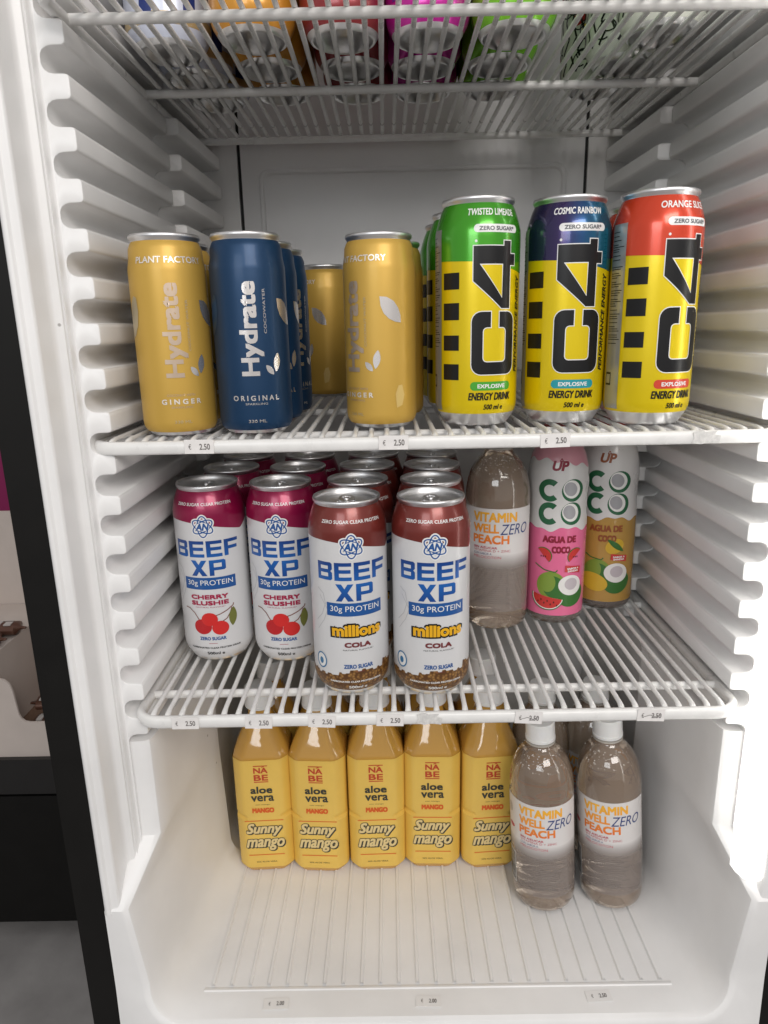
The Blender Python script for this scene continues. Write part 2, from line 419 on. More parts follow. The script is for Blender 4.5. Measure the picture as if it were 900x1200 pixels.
# price stickers on the tub floor
def price_print(wrap, parent, txt='€   2.50', scratched=False):
    p = Print(); p.text('€', (-.0085,-.0022,-.0063,.0022), TAGINK, bold=.0); p.text(txt[-4:], (.0005,-.0025,.0092,.0025), TAGINK, bold=.008)
    if scratched: p.line([(-.008,-.0018),(-.001,.0006),(.004,-.0012),(.009,.001)], .0005, TAGINK, 4)
    p.build(wrap, parent, step=0)
for x, y, r, t in ((-.1123,.5030,.04,'2.00'), (.0278,.5035,-.03,'2.00'), (.1845,.5060,.05,'2.50')):
    tg = MB(); tg.box(-.0115,.0115,-.0055,.0055,0,.0003)
    o = link('price_sticker', tg.mesh('price_sticker'), mat('faded_sticker', (.83,.82,.81), .5), fr, (x-CX, y-.75, zF+ZO+.0002), r)
    price_print(lambda u, v, off: (u*.8, v*.8, .0004+off), o, t)
# light strip on the right front post
LED = mat('led_diffuser', (1., .985, .95), .4, emit=LED_STRENGTH)
mb = MB(); xs, ys = .2955, .5105
sec = lambda z: [(xs+.003,ys+.010,z),(xs,ys+.006,z),(xs+.0005,ys-.003,z),(xs+.004,ys-.011,z),(xs+.011,ys-.015,z),(xs+.018,ys-.013,z),(xs+.021,ys-.004,z),(xs+.021,ys+.010,z)]
mb.loft([sec(-.466+ZO), sec(-.460+ZO), sec(.3+ZO), sec(ZTOP-.01+ZO)]); ls = part('light_strip', mb, LED, fr, angle=60, shift=SH)
mb = MB(); mb.box(xs-.0012, xs-.0002, ys+.0012, ys+.0050, -.425+ZO, ZTOP-.02+ZO); part('lamp_row', mb, mat('led_row', (1., .985, .95), .4, emit=LED_CORE), ls, shift=SH)
# ------------------------------------------------------------------ wire shelves
def wire_shelf(zs, yf, bars, yback, tags, label, hw=.2520):
    cx = CX; r = thing('wire_shelf', (cx, yf, zs+ZO)); tag(r, label, 'shelf', 'white wire shelves in the fridge')
    zc = -.0022                                  # wire centre below the shelf surface
    zf = -.0075
    # front bar: rounded flat bar with bent-back ends
    pts = []
    rc = .020
    path = [(-hw, yback-yf), (-hw, rc)] + [(-hw+rc-rc*math.cos(a), rc-rc*math.sin(a)) for a in (PI/8, PI/4, 3*PI/8)] + [(-hw+rc, 0)]
    path = path + [(-hw*.5, 0), (0, 0), (hw*.5, 0)] + [(-x, y) for x, y in reversed(path)]
    secs = []
    for i, (x, y) in enumerate(path):
        a = Vector((*path[max(i-1,0)], 0)); b = Vector((*path[min(i+1,len(path)-1)], 0)); t = (b-a).normalized(); n = Vector((t.y, -t.x, 0))
        front = y < .019
        H, T = (.0053, .0036) if front else (.0042, .0040)
        sec = []
        for k in range(12):
            q = 2*PI*k/12; c, s_ = math.cos(q), math.sin(q)
            c = math.copysign(abs(c)**.7, c); s_ = math.copysign(abs(s_)**.7, s_)
            sec.append((x+n.x*T*c, y+n.y*T*c, zf+H*s_))
        secs.append(sec)
    mb = MB(); mb.loft(secs); part('outer_frame', mb, COATED, r, angle=60)
    n = 41; step = (2*hw-.030)/(n-1)
    L = yback-yf
    mb = MB(); mb.tube([(0, L, zc), (0, L*.5, zc), (0, .011, zc), (0, .0055, zc-.0010), (0, .0022, zc-.0034), (0, .0006, zc-.0070)], (.0021,.0021,.0021,.0025,.0031,.0036), 8)
    me = mb.mesh('shelf_wire', 60)
    for k in range(n): link('shelf_wire', me, COATED, r, (-hw+.015+k*step+random.uniform(-.0003,.0003), random.uniform(-.0003,.0003), random.uniform(-.0002,.0001)), random.uniform(-.0025,.0025))
    for y in bars:
        mb = MB(); mb.tube([(-hw+.002, y-yf, zc-.0050), (0, y-yf, zc-.0050), (hw-.002, y-yf, zc-.0050)], .0037, 10); part('cross_bar', mb, COATED, r, angle=60)
    for x, tilt, kind in tags:
        tg = MB(); w = .0112
        if kind == 't':                           # torn remains of a sticker
            pts2 = [(-.011,-.004),(-.004,-.0052),(.002,-.004),(.010,-.005),(.0108,.001),(.006,.0018),(.008,.0045),(-.001,.004),(-.003,.0055),(-.0105,.004),(-.009,.0005)]
        else: pts2 = [(-w,-.0053),(w,-.0054),(w+.0002,.0053),(-w+.0003,.0054)]
        m_ = len(pts2)
        tg.loft([[(u, -.00025, v) for u, v in pts2], [(u, .0, v) for u, v in pts2]])
        o = link('price_tag', tg.mesh('price_tag'), TAG if kind != 't' else mat('torn_sticker', (.72,.71,.69), .5, noise=.2, nscale=300), r, (x-cx, -.0040, zf+.0006+random.uniform(-.0004,.0006)))
        o.rotation_euler = (0, tilt, 0)
        if kind != 't': price_print(lambda u, v, off: (u*.92, -.0003-off, v*.92), o, scratched=(kind == 's'))
    return r
wire_shelf(zT, .500, (.548, .708, .878), .885, [], 'topmost white wire shelf, seen from below under the upper row of cans')
wire_shelf(zA, .528, (.571, .735), .90, [(-.143,.01,'n'), (.0045,.0,'n'), (.1270,-.03,'n'), (.2410,-.02,'t')], 'middle white wire shelf carrying yellow, blue and tall energy drink cans', hw=.2640)
wire_shelf(zB, .516, (.561, .745), .90, [(-.1717,.0,'n'), (-.111,.02,'n'), (-.0586,.05,'n'), (-.0023,.02,'n'), (.0300,.03,'t'), (.1119,.06,'s'), (.2125,.03,'s')], 'lowest white wire shelf carrying white protein drink cans and three bottles')

# ------------------------------------------------------------------ cans
def can_prof(H, R, rim, low, ch=1.):
    base = [(1e-5,.0100),(R*.30,.0092),(R*.52,.0066),(R*.655,.0024),(R*.700,.0006),(R*.735,0),(R*.770,.0006),(R*.805,.0022)]
    chime = [(R*.840,.0040),(R*.895,.0068),(R*.950,.0100)]
    body = [(R*.985,.0135),(R,.0175),(R,.06),(R,.10)]
    if ch != 1.: base = [(r*(1+.10*(1-ch)), z) for r, z in base]; chime = [(R*.905,.0030),(R*.945,.0046),(R*.972,.0062)]; body = [(R*.992,.0082),(R,.0108),(R,.06),(R,.10)]
    if low: body = chime + body; base = base + chime[:1]
    else: base = base + chime; body = chime[-1:] + body
    sh = H-.0265
    body += [(R, sh), (R*.992, sh+.0035), (R*.955, sh+.0090), (rim+.0016, sh+.0165), (rim+.0003, sh+.0198), (rim-.0006, H-.0052)]
    lid = [(rim-.0006, H-.0052), (rim-.0002, H-.0038), (rim+.0007, H-.0030), (rim+.0010, H-.0015), (rim+.0006, H-.0003), (rim, H), (rim-.0008, H-.0006), (rim-.0014, H-.0030),
           (rim-.0022, H-.0062), (rim-.0034, H-.0068), (rim-.0046, H-.0058), (rim-.0060, H-.0052), (rim*.45, H-.0050), (1e-5, H-.0050)]
    return base, body, lid
def tab_mesh(H):
    mb = MB(); z = H-.0046
    n = 18; out = [(.0075*math.cos(2*PI*k/n)*(1 if math.cos(2*PI*k/n) > 0 else .9), .0120*math.sin(2*PI*k/n)) for k in range(n)]
    inn = [(x*.55, y*.42+.0035) for x, y in out]
    mb.grid([[(x, y, z) for x, y in out], [(x, y, z+.0014) for x, y in out], [(x, y, z+.0014) for x, y in inn], [(x, y, z) for x, y in inn]], True)
    mb.lathe([(.0026, z+.001), (.0024, z+.0022), (1e-5, z+.0023)], 12, 0, -.002); return mb
def score_mesh(H):
    mb = MB(); z = H-.0048; mb.lathe([(.0085, z-.0004), (.0088, z+.0004), (.0094, z+.0004), (.0097, z-.0004)], 24, 0, -.0105); return mb
_CANP = {}
def can(name, H, R, rim, body_mat, artwork, low_base=False, ch=1.):
    """artwork(printer, wrap, root) adds the print; returns the prototype"""
    base, body, lid = can_prof(H, R, rim, low_base, ch)
    r = thing(name, (0,0,0))
    mb = MB(); mb.lathe(body, 56); part('body', mb, body_mat, r, angle=60)
    mb = MB(); mb.lathe(base, 56); part('base', mb, ALU, r, angle=60)
    mb = MB(); mb.lathe(lid, 56); l = part('lid', mb, ALUD, r, angle=50)
    part('pull_tab', tab_mesh(H), ALUD, l); part('score_line', score_mesh(H), ALUD, l)
    wrap = cyl_wrap(body, R); p = Print(); artwork(p, wrap, r); p.build(wrap, r, vcuts=[.0030,.0046,.0062,.0082,.0108,.0135,.0175]+[H-.0265+.0015*q for q in range(15)])
    return r
def put(proto, spots, group, cat, used=[]):
    for i, (x, y, z, phi, label) in enumerate(spots):
        first = proto.name not in used
        o = proto if first else copy_tree(proto)
        if first: used.append(proto.name)
        o.location = (x, y, z+ZO); o.rotation_euler = (0, 0, phi-math.atan2(x, y)); tag(o, label, cat, group)

INK = mat('ink_black', (.008,.008,.009), .34, spec=.3, coat=.08)
INKW = mat('ink_white', (.80,.80,.79), .35, coat=.3)
SILVER = mat('silver_print', (.80,.76,.74), .26, metal=.85)
SILVERG = mat('silver_print_warm', (.60,.47,.36), .36, metal=.65)
SILVERD = mat('silver_print_faint', (.62,.53,.36), .35, metal=.7)

# --- slim coconut-water cans
SL = dict(H=.148, R=.0288, rim=.0254, low_base=True, ch=.5)
def leaves(p, m, mb_):
    p.leaf(.0152,.0450,.0090,.0522,.0045, m); p.leaf(.0172,.0468,.0196,.0612,.0058, m)
    pts = [(.0215,.1005)]
    big = [(.0215,.1010),(.0270,.1005),(.0325,.0975),(.0362,.0925),(.0382,.0870),(.0385,.0815),(.0335,.0822),(.0285,.0845),(.0245,.0885),(.0222,.0940)]
    p.poly(big, mb_, 2, 'printed_leaf')
    big2 = [(-.0415,.0740),(-.0360,.0760),(-.0310,.0830),(-.0290,.0930),(-.0300,.1030),(-.0335,.1045),(-.0385,.0990),(-.0420,.0890)]
    return big2
SILVERY = mat('silver_print_soft', (.86,.80,.72), .40, metal=.6)
def art_ginger(p, w, r):
    p.text('PLANT FACTORY', (-.0265,.1268,.0270,.1315), SILVERY, bold=.012)
    p.text('Hydrate', (-.0095,.0445,.0080,.1130), SILVERG, bold=.018, rot=90)
    p.text('COCONUT WATER', (.0088,.0640,.0106,.1010), SILVERD, rot=90)
    b2 = leaves(p, SILVER, SILVER); p.poly(b2, SILVERD, 2, 'printed_leaf')
    p.text('COCONUT WITH', (-.0105,.0305,.0105,.0322), SILVERG); p.text('G I N G E R', (-.0150,.0245,.0150,.0285), SILVERY, bold=.02)
    p.text('SPARKLING', (-.008,.0215,.008,.0230), SILVERG); p.text('330 ML', (-.0065,.0100,.0065,.0122), SILVERD)
    p.poly([(.034,.016),(.039,.018),(.041,.026),(.039,.034),(.0355,.0335),(.033,.027)], mat('pale_print', (.72,.52,.18), .4, metal=.3), 2, 'printed_leaf')
def art_blue(p, w, r):
    p.text('Hydrate', (-.0095,.0445,.0080,.1130), SILVER, bold=.018, rot=90)
    p.text('COCOWATER', (.0090,.0755,.0112,.1080), SILVER, bold=.01, rot=90)
    b2 = leaves(p, SILVER, SILVER); p.poly(b2, mat('blue_faint', (.03,.08,.16), .3, metal=.5), 2, 'printed_leaf')
    p.text('O R I G I N A L', (-.0180,.0258,.0180,.0298), SILVER, bold=.015); p.text('SPARKLING', (-.0085,.0226,.0085,.0242), SILVER)
    p.text('330 ML', (-.007,.0090,.007,.0114), SILVER, bold=.01)
GOLD = mat('ginger_gold', (.62,.385,.072), .42, metal=.32, coat=.08, bump=.015, bscale=300)
NAVY = mat('original_blue', (.007,.042,.110), .40, metal=.40, coat=.1, bump=.015, bscale=300)
pg = can('slim_can', **SL, body_mat=GOLD, artwork=art_ginger)
put(pg, [(-.1658,.5626,zA,.06,'yellow slim can at the far left, its full vertical name facing out'),
         (-.1740,.6235,zA,.5,'yellow slim can hidden behind the leftmost yellow can, only an edge showing'),
         (-.0690,.8550,zA,-1.35,'shaded yellow slim can standing alone at the back of its shelf'),
         (-.0040,.5841,zA,-.75,'yellow slim can turned to show a single big silver leaf'),
         (.0050,.6440,zA,-.9,'yellow slim can peeking out behind the one with the big leaf')], 'slim cans on the middle shelf', 'can')
pb = can('slim_can', **SL, body_mat=NAVY, artwork=art_blue)
put(pb, [(-.1051,.5654,zA,.02,'dark blue slim can at the front beside the leftmost yellow can'),
         (-.1035,.6250,zA,.25,'dark blue slim can second in its row, mostly hidden'),
         (-.1010,.6850,zA,.7,'dark blue slim can third and last in its row')], 'slim cans on the middle shelf', 'can')

# --- tall energy drink cans
TALL = dict(H=.1716, R=.0331, rim=.0275)
YEL = mat('energy_yellow', (.80,.60,.002), .30, metal=.30, coat=.22, bump=.012, bscale=300)
def c4_art(flavour, band_mat, pill_mat):
    def art(p, w, r):
        L = 2*PI*.0331
        lo = lambda u: .1255-(.0018 if u > -.004 else .0018*max(0, (u+.03)/.026)) - max(0, u+.002)*.16*(1 if u < .05 else 1)
        def lo2(u):
            if u < -.035: return .1262
            if u < .0: return .1262-(u+.035)*.05
            if u < .046: return .1244-u*.17
            return .1166+(u-.046)*.165
        part('colour_band', band(w, lo2, lambda u: .1665, -L/2, L/2, 96, 14), band_mat, r, angle=60)
        # the figure 4 then the letter C, both lying on their side reading upwards
        def four(d):
            o = [(-.0030,.1355+d*0),(.0210,.1355),(.0210,.1392),(.0275,.1392),(.0275,.1300),(.0325,.1300),(.0325,.1220),(.0275,.1220),(.0275,.0905),(.0195,.0905),(-.0030,.1105)]
            return o
        def outline(pts, d):
            n = len(pts); out = []
            ar = sum(pts[i][0]*pts[(i+1)%n][1]-pts[(i+1)%n][0]*pts[i][1] for i in range(n)); sg = 1 if ar > 0 else -1
            for i in range(n):
                a, b, c = Vector(pts[i-1]), Vector(pts[i]), Vector(pts[(i+1)%n])
                d1 = (b-a).normalized(); d2 = (c-b).normalized()
                n1 = Vector((d1.y,-d1.x))*sg; n2 = Vector((d2.y,-d2.x))*sg; k = 1+n1.dot(n2); q = (n1+n2)/max(k,.4)
                out.append((b.x+q.x*d, b.y+q.y*d))
            return out
        O = four(0); p.poly(outline(O,.0007), INKW, 2, 'logo_outline'); p.poly(O, INK, 3, 'logo')
        hole = [(.0030,.1220),(.0195,.1220),(.0195,.0990)]
        # counter of the 4 shows the can colour
        p.poly(outline(hole,.0007), INKW, 4, 'logo_outline'); p.poly(hole, YEL, 5, 'logo_counter')
        # C
        def cshape(u0, v0, u1, v1, t, g, c=.004):
            m_ = (u0+u1)/2
            def arc(cx_, cy_, r_, a0_, a1_, n=5): return [(cx_+r_*math.cos(math.radians(a0_+(a1_-a0_)*k/n)), cy_+r_*math.sin(math.radians(a0_+(a1_-a0_)*k/n))) for k in range(n+1)]
            ri = .0032; ub, vb = t, t*1.1; vt = v1-.0115
            o = [(m_-g,v1)] + arc(u0+c,v1-c,c,90,180) + arc(u0+c,v0+c,c,180,270) + arc(u1-c,v0+c,c,270,360) + arc(u1-c,v1-c,c,0,90) + [(m_+g,v1),(m_+g,vt)]
            o += arc(u1-ub-ri,vt-ri,ri,90,0,3) + arc(u1-ub-ri,v0+vb+ri,ri,0,-90,3) + arc(u0+ub+ri,v0+vb+ri,ri,270,180,3) + arc(u0+ub+ri,vt-ri,ri,180,90,3) + [(m_-g,vt)]
            return o
        Cc = cshape(-.0038,.0408,.0328,.0880,.0085,.0036,.0075)
        p.poly(outline(Cc,.0007), INKW, 2, 'logo_outline'); p.poly(Cc, INK, 3, 'logo')
        p.ell(-.0012,.1390,.0010,.0010, INKW, 3, 'logo_mark', n=10)
        for v0, v1 in ((.1050,.1172),(.0823,.0950),(.0592,.0708),(.0365,.0488)): p.rect(-.0292,v0,-.0140,v1, INK, 2, 'printed_block')
        p.text('PERFORMANCE ENERGY', (.0355,.0415,.0408,.1150), INK, bold=.016, rot=90, shear=.25)
        p.rect(-.0045,.0285,.0298,.0352, pill_mat, 2, 'printed_pill', r=.0030); p.text('EXPLOSIVE', (.0012,.0302,.0242,.0334), INKW, bold=.02)
        p.text('ENERGY DRINK', (-.0060,.0208,.0305,.0268), INK, bold=.016, shear=.2)
        p.text('500 ml e', (.0060,.0134,.0225,.0176), INK, bold=.015, shear=.2)
        p.text(flavour, (-.0085,.1572,.0335,.1622), INKW, bold=.012, shear=.12)
        p.rect(-.0030,.1450,.0345,.1508, INKW, 2, 'printed_pill', r=.0028); p.text('ZERO SUGAR*', (.0010,.1463,.0305,.1495), mat('ink_grey',(.10,.11,.12),.4), bold=.02)
        # nutrition panel at the side
        pale = mat('info_panel', (.40,.40,.385), .3, metal=.5)
        p.rect(-.0495,.0120,-.0325,.1495, pale, 2, 'info_panel')
        rnd = random.Random(3); v = .144
        for a_, b_ in ((.144,.122),(.119,.060)):
            v = a_
            while v > b_:
                p.rect(-.0483, v-.0006, -.0483+rnd.uniform(.007,.0145), v, INK, 3, 'small_print'); v -= rnd.choice((.0016,.0017,.0030))
        p.rect(-.0480,.0300,-.0410,.0400, INK, 3, 'small_print'); p.rect(-.0472,.0315,-.0418,.0385, pale, 4, 'small_print')
    return art
GREEN = mat('limeade_green', (.055,.36,.012), .24, metal=.45, coat=.6)
REDOR = mat('orange_red', (.66,.050,.012), .26, metal=.30, coat=.6)
COSM = ramp_mat('cosmic_violet_blue', [(0,'#16274a'),(.30,'#2a2450'),(.50,'#3c2c60'),(.70,'#1a4a7c'),(1,'#0c7488')], axis=0, z0=-.034, z1=.034, rough=.22, metal=.55, coat=.6)
pc = can('energy_can', **TALL, body_mat=YEL, artwork=c4_art('TWISTED LIMEADE', GREEN, mat('pill_green',(.05,.36,.02),.3,coat=.5)))
put(pc, [(.0745,.5872,zA,.0,'tall yellow can with a bright green top, front of its row'),
         (.0715,.6560,zA,-.55,'green-topped tall can second in its row, mostly hidden'),
         (.0690,.7240,zA,-.5,'green-topped tall can third in its row, a sliver at the edge')], 'tall energy drink cans', 'can')
pc = can('energy_can', **TALL, body_mat=YEL, artwork=c4_art('COSMIC RAINBOW', COSM, mat('pill_teal',(.005,.30,.36),.3,coat=.5)))
put(pc, [(.1467,.5911,zA,-.12,'tall yellow can with a violet and blue top')], 'tall energy drink cans', 'can')
pc = can('energy_can', **TALL, body_mat=YEL, artwork=c4_art('ORANGE SLICE', REDOR, mat('pill_red',(.62,.05,.02),.3,coat=.5)))
put(pc, [(.2100,.5717,zA,.30,'tall yellow can with an orange-red top, nearest the light strip'),
         (.2230,.6420,zA,-.2,'red-topped tall can just visible behind the front one')], 'tall energy drink cans', 'can')

# --- white protein drink cans
BLUEP = ramp_mat('protein_blue', [(0,'#0d2f78'),(.5,'#1a63b4'),(1,'#0c2a72')], axis=2, z0=.08, z1=.128, rough=.3, metal=.1, coat=.3)
BLUEB = mat('protein_box_blue', (.010,.085,.30), .32, coat=.3)
CANW = mat('protein_white', (.70,.70,.71), .34, metal=.10, coat=.25, bump=.01, bscale=300)
GREYL = mat('ghost_grey', (.50,.50,.52), .4)
WIDE = {  # square wide capitals drawn as strokes on a 4 x 5 grid
 'B': [[(0,0),(0,5),(3.6,5),(4,4.6),(4,3.1),(3.6,2.6),(4,2.1),(4,.4),(3.6,0)], [[(1,1),(1,2.05),(3,2.05),(3,1)],[(1,3.05),(1,4),(3,4),(3,3.05)]]],
 'E': [[(0,0),(0,5),(4,5),(4,4),(1.1,4),(1.1,3.05),(3.8,3.05),(3.8,2.05),(1.1,2.05),(1.1,1),(4,1),(4,0)], []],
 'F': [[(0,0),(0,5),(4,5),(4,4),(1.1,4),(1.1,2.9),(3.7,2.9),(3.7,1.9),(1.1,1.9),(1.1,0)], []],
 'X': [[(0,0),(1.35,2.5),(0,5),(1.3,5),(2,3.6),(2.7,5),(4,5),(2.65,2.5),(4,0),(2.7,0),(2,1.4),(1.3,0)], []],
 'P': [[(0,0),(0,5),(3.6,5),(4,4.6),(4,2.1),(3.6,1.7),(1.1,1.7),(1.1,0)], [[(1.1,2.7),(1.1,4),(3,4),(3,2.7)]]]}
def wide(p, word, u0, v0, u1, v1, m, hole, lay=2):
    n = len(word); cw = (u1-u0)/(n+(n-1)*.14)
    for i, ch in enumerate(word):
        o, hs = WIDE[ch]; x = u0+i*cw*1.14
        p.poly([(x+a/4*cw, v0+b/5*(v1-v0)) for a, b in o], m, lay, 'lettering')
        for h in hs: p.poly([(x+a/4*cw, v0+b/5*(v1-v0)) for a, b in h], hole, lay+1, 'letter_counter')
def atom(p, u, v, k):
    for q in (30, 90, 150): p.ring(u, v, .0098*k, .0046*k, .0034*k, INKW, 2, 'logo_outline', rot=math.radians(q))
    p.ell(u, v, .0062*k, .0050*k, INKW, 3, 'logo_outline')
    for q in (30, 90, 150): p.ring(u, v, .0098*k, .0046*k, .0011*k, BLUEB, 4, 'logo', rot=math.radians(q))
    p.ell(u, v, .0062*k, .0040*k, INKW, 5, 'logo_outline')
    p.text('AN', (u-.0066*k, v-.0034*k, u+.0062*k, v+.0034*k), BLUEB, bold=.05, shear=.25, lay=6)
BEANS = None
def bean_mat():
    m, nt, b = new_mat('cola_pellets'); tc = nt.nodes.new('ShaderNodeTexCoord'); v = nt.nodes.new('ShaderNodeTexVoronoi'); v.inputs['Scale'].default_value = 380
    nt.links.new(tc.outputs['Object'], v.inputs['Vector']); cr = nt.nodes.new('ShaderNodeValToRGB')
    e = cr.color_ramp.elements; e[0].color = (.36,.19,.055,1); e[0].position = .1; e[1].color = (.10,.040,.010,1); e[1].position = .62
    nt.links.new(v.outputs['Distance'], cr.inputs[0]); nt.links.new(cr.outputs[0], b.inputs['Base Color']); b.inputs['Roughness'].default_value = .35; return m
BEANS = bean_mat()
def beef_art(kind, band_mat):
    def art(p, w, r):
        L = 2*PI*.0331
        def lo(u):
            if u < -.03: return .1405
            if u < .04: t = (u+.03)/.07; return .1405-.0115*t*t*(1.6-.6*t)
            return .129+.0115*min(1, (u-.04)/.02)
        part('colour_band', band(w, lo, lambda u: .1665, -L/2, L/2, 96, 14), band_mat, r, angle=60)
        p.text('ZERO SUGAR CLEAR PROTEIN', (-.0235,.1545,.0315,.1572), INKW, bold=.01)
        atom(p, .0025, .1355, 1.0)
        wide(p, 'BEEF', -.0285,.1065,.0345,.1220, BLUEP, CANW); wide(p, 'XP', -.0118,.0885,.0205,.1035, BLUEP, CANW)
        p.rect(-.0205,.0752,.0292,.0868, BLUEB, 2, 'printed_panel'); p.text('30g PROTEIN', (-.0172,.0778,.0262,.0843), INKW, bold=.0)
        p.line([(-.030,.098),(-.024,.094),(-.022,.085),(-.026,.075),(-.033,.068)], .0006, GREYL, 1); p.line([(-.028,.092),(-.020,.080),(-.024,.070),(-.032,.060)], .0005, GREYL, 1)
        if kind == 'cola':
            p.text('millions', (-.0180,.0555,.0288,.0690), INK, bold=.11, lay=3); p.text('millions', (-.0163,.0570,.0271,.0676), mat('millions_yellow',(.80,.42,.01),.35,coat=.3), bold=.045, lay=4)
            RD = mat('cola_ink', (.17,.028,.030), .4)
            p.text('COLA', (-.0058,.0470,.0170,.0516), RD, bold=.035); p.text('NATURAL FLAVOUR*', (-.0072,.0440,.0195,.0453), INK)
            p.text('ZERO SUGAR', (-.0070,.0275,.0185,.0313), BLUEB, bold=.02); p.rect(.0028,.0243,.0108,.0248, RD, 2)
            rnd = random.Random(5); top = []; n = 60
            for i in range(n+1):
                u = -L/2+L*i/n; top.append((u, .0205+.0075*abs(math.sin(u*40+1.2))**2*.6+rnd.uniform(-.0012,.0016)+(.006 if abs(u-.043) < .012 else 0)))
            fn = lambda u: top[min(n, max(0, int(round((u+L/2)/L*n))))][1]
            part('pellet_print', band(w, lambda u: .0052, fn, -L/2, L/2, 240, 8), BEANS, r, angle=60)
            p.text('CARBONATED CLEAR PROTEIN DRINK', (-.0200,.0143,.0270,.0160), INKW, bold=.02); p.text('500ml e', (-.0035,.0075,.0135,.0108), INKW, bold=.02)
            p.ell(-.0290,.0320,.0062,.0075, INKW, 3, 'printed_badge'); p.ring(-.0290,.0320,.0056,.0068,.0012, mat('badge_blue',(.03,.16,.33),.4), 4, 'printed_badge'); p.ell(-.0290,.0315,.0022,.0030, mat('badge_blue',(.03,.16,.33),.4), 4, 'printed_badge')
        else:
            CR = mat('cherry_ink', (.36,.010,.060), .4); CH = mat('cherry_fruit', (.62,.022,.020), .35); CHH = mat('cherry_fruit_dark', (.48,.012,.016), .35)
            LF = mat('cherry_leaf', (.16,.17,.035), .45); ST = mat('cherry_stem', (.20,.07,.045), .5)
            p.text('CHERRY', (-.0150,.0655,.0205,.0700), CR, bold=.035); p.text('SLUSHIE', (-.0150,.0595,.0205,.0640), CR, bold=.035); p.text('NATURAL FLAVOUR*', (-.0110,.0570,.0170,.0582), CR)
            p.line([(-.0235,.0560),(-.0185,.0555),(-.0130,.0515),(-.0085,.0445)], .0009, ST, 2, 'printed_stem')
            p.line([(.0030,.0480),(.0110,.0500),(.0180,.0530),(.0245,.0570),(.0250,.0590)], .0009, ST, 2, 'printed_stem'); p.line([(.0120,.0420),(.0175,.0450),(.0210,.0500),(.0230,.0550)], .0009, ST, 2, 'printed_stem')
            p.ell(-.0055,.0380,.0086,.0076, CHH, 3, 'printed_cherry'); p.ell(.0110,.0365,.0078,.0070, CH, 4, 'printed_cherry'); p.ell(.0015,.0455,.0076,.0066, CH, 5, 'printed_cherry')
            p.leaf(.0225,.0365,.0245,.0555,.0080, LF, 3)
            p.text('ZERO SUGAR', (-.0095,.0243,.0155,.0277), BLUEB, bold=.02); p.rect(-.001,.0208,.007,.0212, CR, 2)
            p.text('CARBONATED CLEAR PROTEIN DRINK', (-.0195,.0155,.0295,.0173), INK, bold=.015); p.text('500ml e', (-.0040,.0085,.0130,.0120), INK, bold=.015)
    return art
MAROON = mat('cola_maroon', (.200,.032,.025), .30, metal=.35, coat=.4)
CERISE = mat('cherry_cerise', (.300,.006,.062), .30, metal=.35, coat=.4)
pk = can('protein_can', **TALL, body_mat=CANW, artwork=beef_art('cherry', CERISE), low_base=True)
put(pk, [(-.1695,.6373,zB,-.30,'white can with cherry print and crimson top, leftmost on its shelf'),
         (-.1610,.7060,zB,-.1,'crimson-topped can directly behind the leftmost cherry can'),
         (-.1560,.7750,zB,-.2,'crimson-topped can third and last in the leftmost cherry row'),
         (-.1000,.6328,zB,-.26,'white can with cherry print and crimson top, next to the cola cans'),
         (-.0920,.7020,zB,-.1,'crimson-topped can directly behind the cherry can beside the cola cans'),
         (-.0870,.7710,zB,.1,'crimson-topped can last in the row beside the cola cans')], 'cherry protein cans', 'can')
pk = can('protein_can', **TALL, body_mat=CANW, artwork=beef_art('cola', MAROON), low_base=True)
put(pk, [(-.0354,.5694,zB,.0,'white cola can with brown top at the front beside the cherry cans'),
         (-.0285,.6375,zB,.1,'brown-topped cola can second in the row beside the cherry cans'),
         (-.0215,.7050,zB,-.1,'brown-topped cola can third in the row beside the cherry cans'),
         (-.0160,.7720,zB,.0,'brown-topped cola can last in the row beside the cherry cans'),
         (.0352,.5655,zB,.03,'white cola can with brown top at the front beside the peach bottle'),
         (.0395,.6335,zB,.1,'brown-topped cola can second in the row beside the peach bottle'),
         (.0450,.7015,zB,.0,'brown-topped cola can third in the row beside the peach bottle'),
         (.0490,.7690,zB,-.1,'brown-topped cola can last in the row beside the peach bottle')], 'cola protein cans', 'can')

# --- cans of the top shelf, seen from below
def plain_art(fn):
    def art(p, w, r): fn(p, w, r)
    return art
def a_white(p, w, r):
    B_ = mat('deep_blue_ink', (.012,.03,.16), .35)
    L = 2*PI*.0331
    for u in (-.06,-.022,.012,.05): p.poly([(u,.018),(u+.010,.018),(u+.016,.10),(u+.004,.10)], B_, 2)
    p.text('ENERGY', (-.012,.045,.030,.060), INK, bold=.04)
    part('base_stripe', band(w, lambda u: .0120, lambda u: .0200, -L/2, L/2, 72, 3), mat('pale_gold',(.55,.42,.22),.35,metal=.4), r, angle=60)
def a_orange(p, w, r):
    for u in (-.05,.0,.05): p.ell(u,.055,.016,.020, mat('pale_peach',(.78,.52,.22),.4), 2); p.ell(u+.004,.050,.009,.012, mat('deep_orange',(.60,.20,.01),.4), 3)
    p.text('MANGO', (-.02,.024,.02,.034), INKW, bold=.03)
def a_red(p, w, r):
    for u in (-.05,.0,.05): p.ell(u,.060,.014,.022, mat('rose_ink',(.50,.10,.09),.4), 2)
    p.text('ZERO SUGAR', (-.025,.026,.025,.034), INKW, bold=.03)
def a_purple(p, w, r):
    V = mat('violet_ink', (.12,.012,.22), .35, metal=.2)
    for u in (-.07,-.03,.012,.055): p.poly([(u,.020),(u+.018,.020),(u+.026,.12),(u+.010,.12)], V, 2)
def a_lime(p, w, r):
    V = mat('dark_lime', (.07,.22,.01), .35); Y = mat('lime_yellow', (.55,.60,.02), .35)
    for u in (-.06,-.015,.03,.07): p.ell(u,.060,.010,.018, V, 2); p.ell(u+.014,.036,.006,.008, Y, 2)
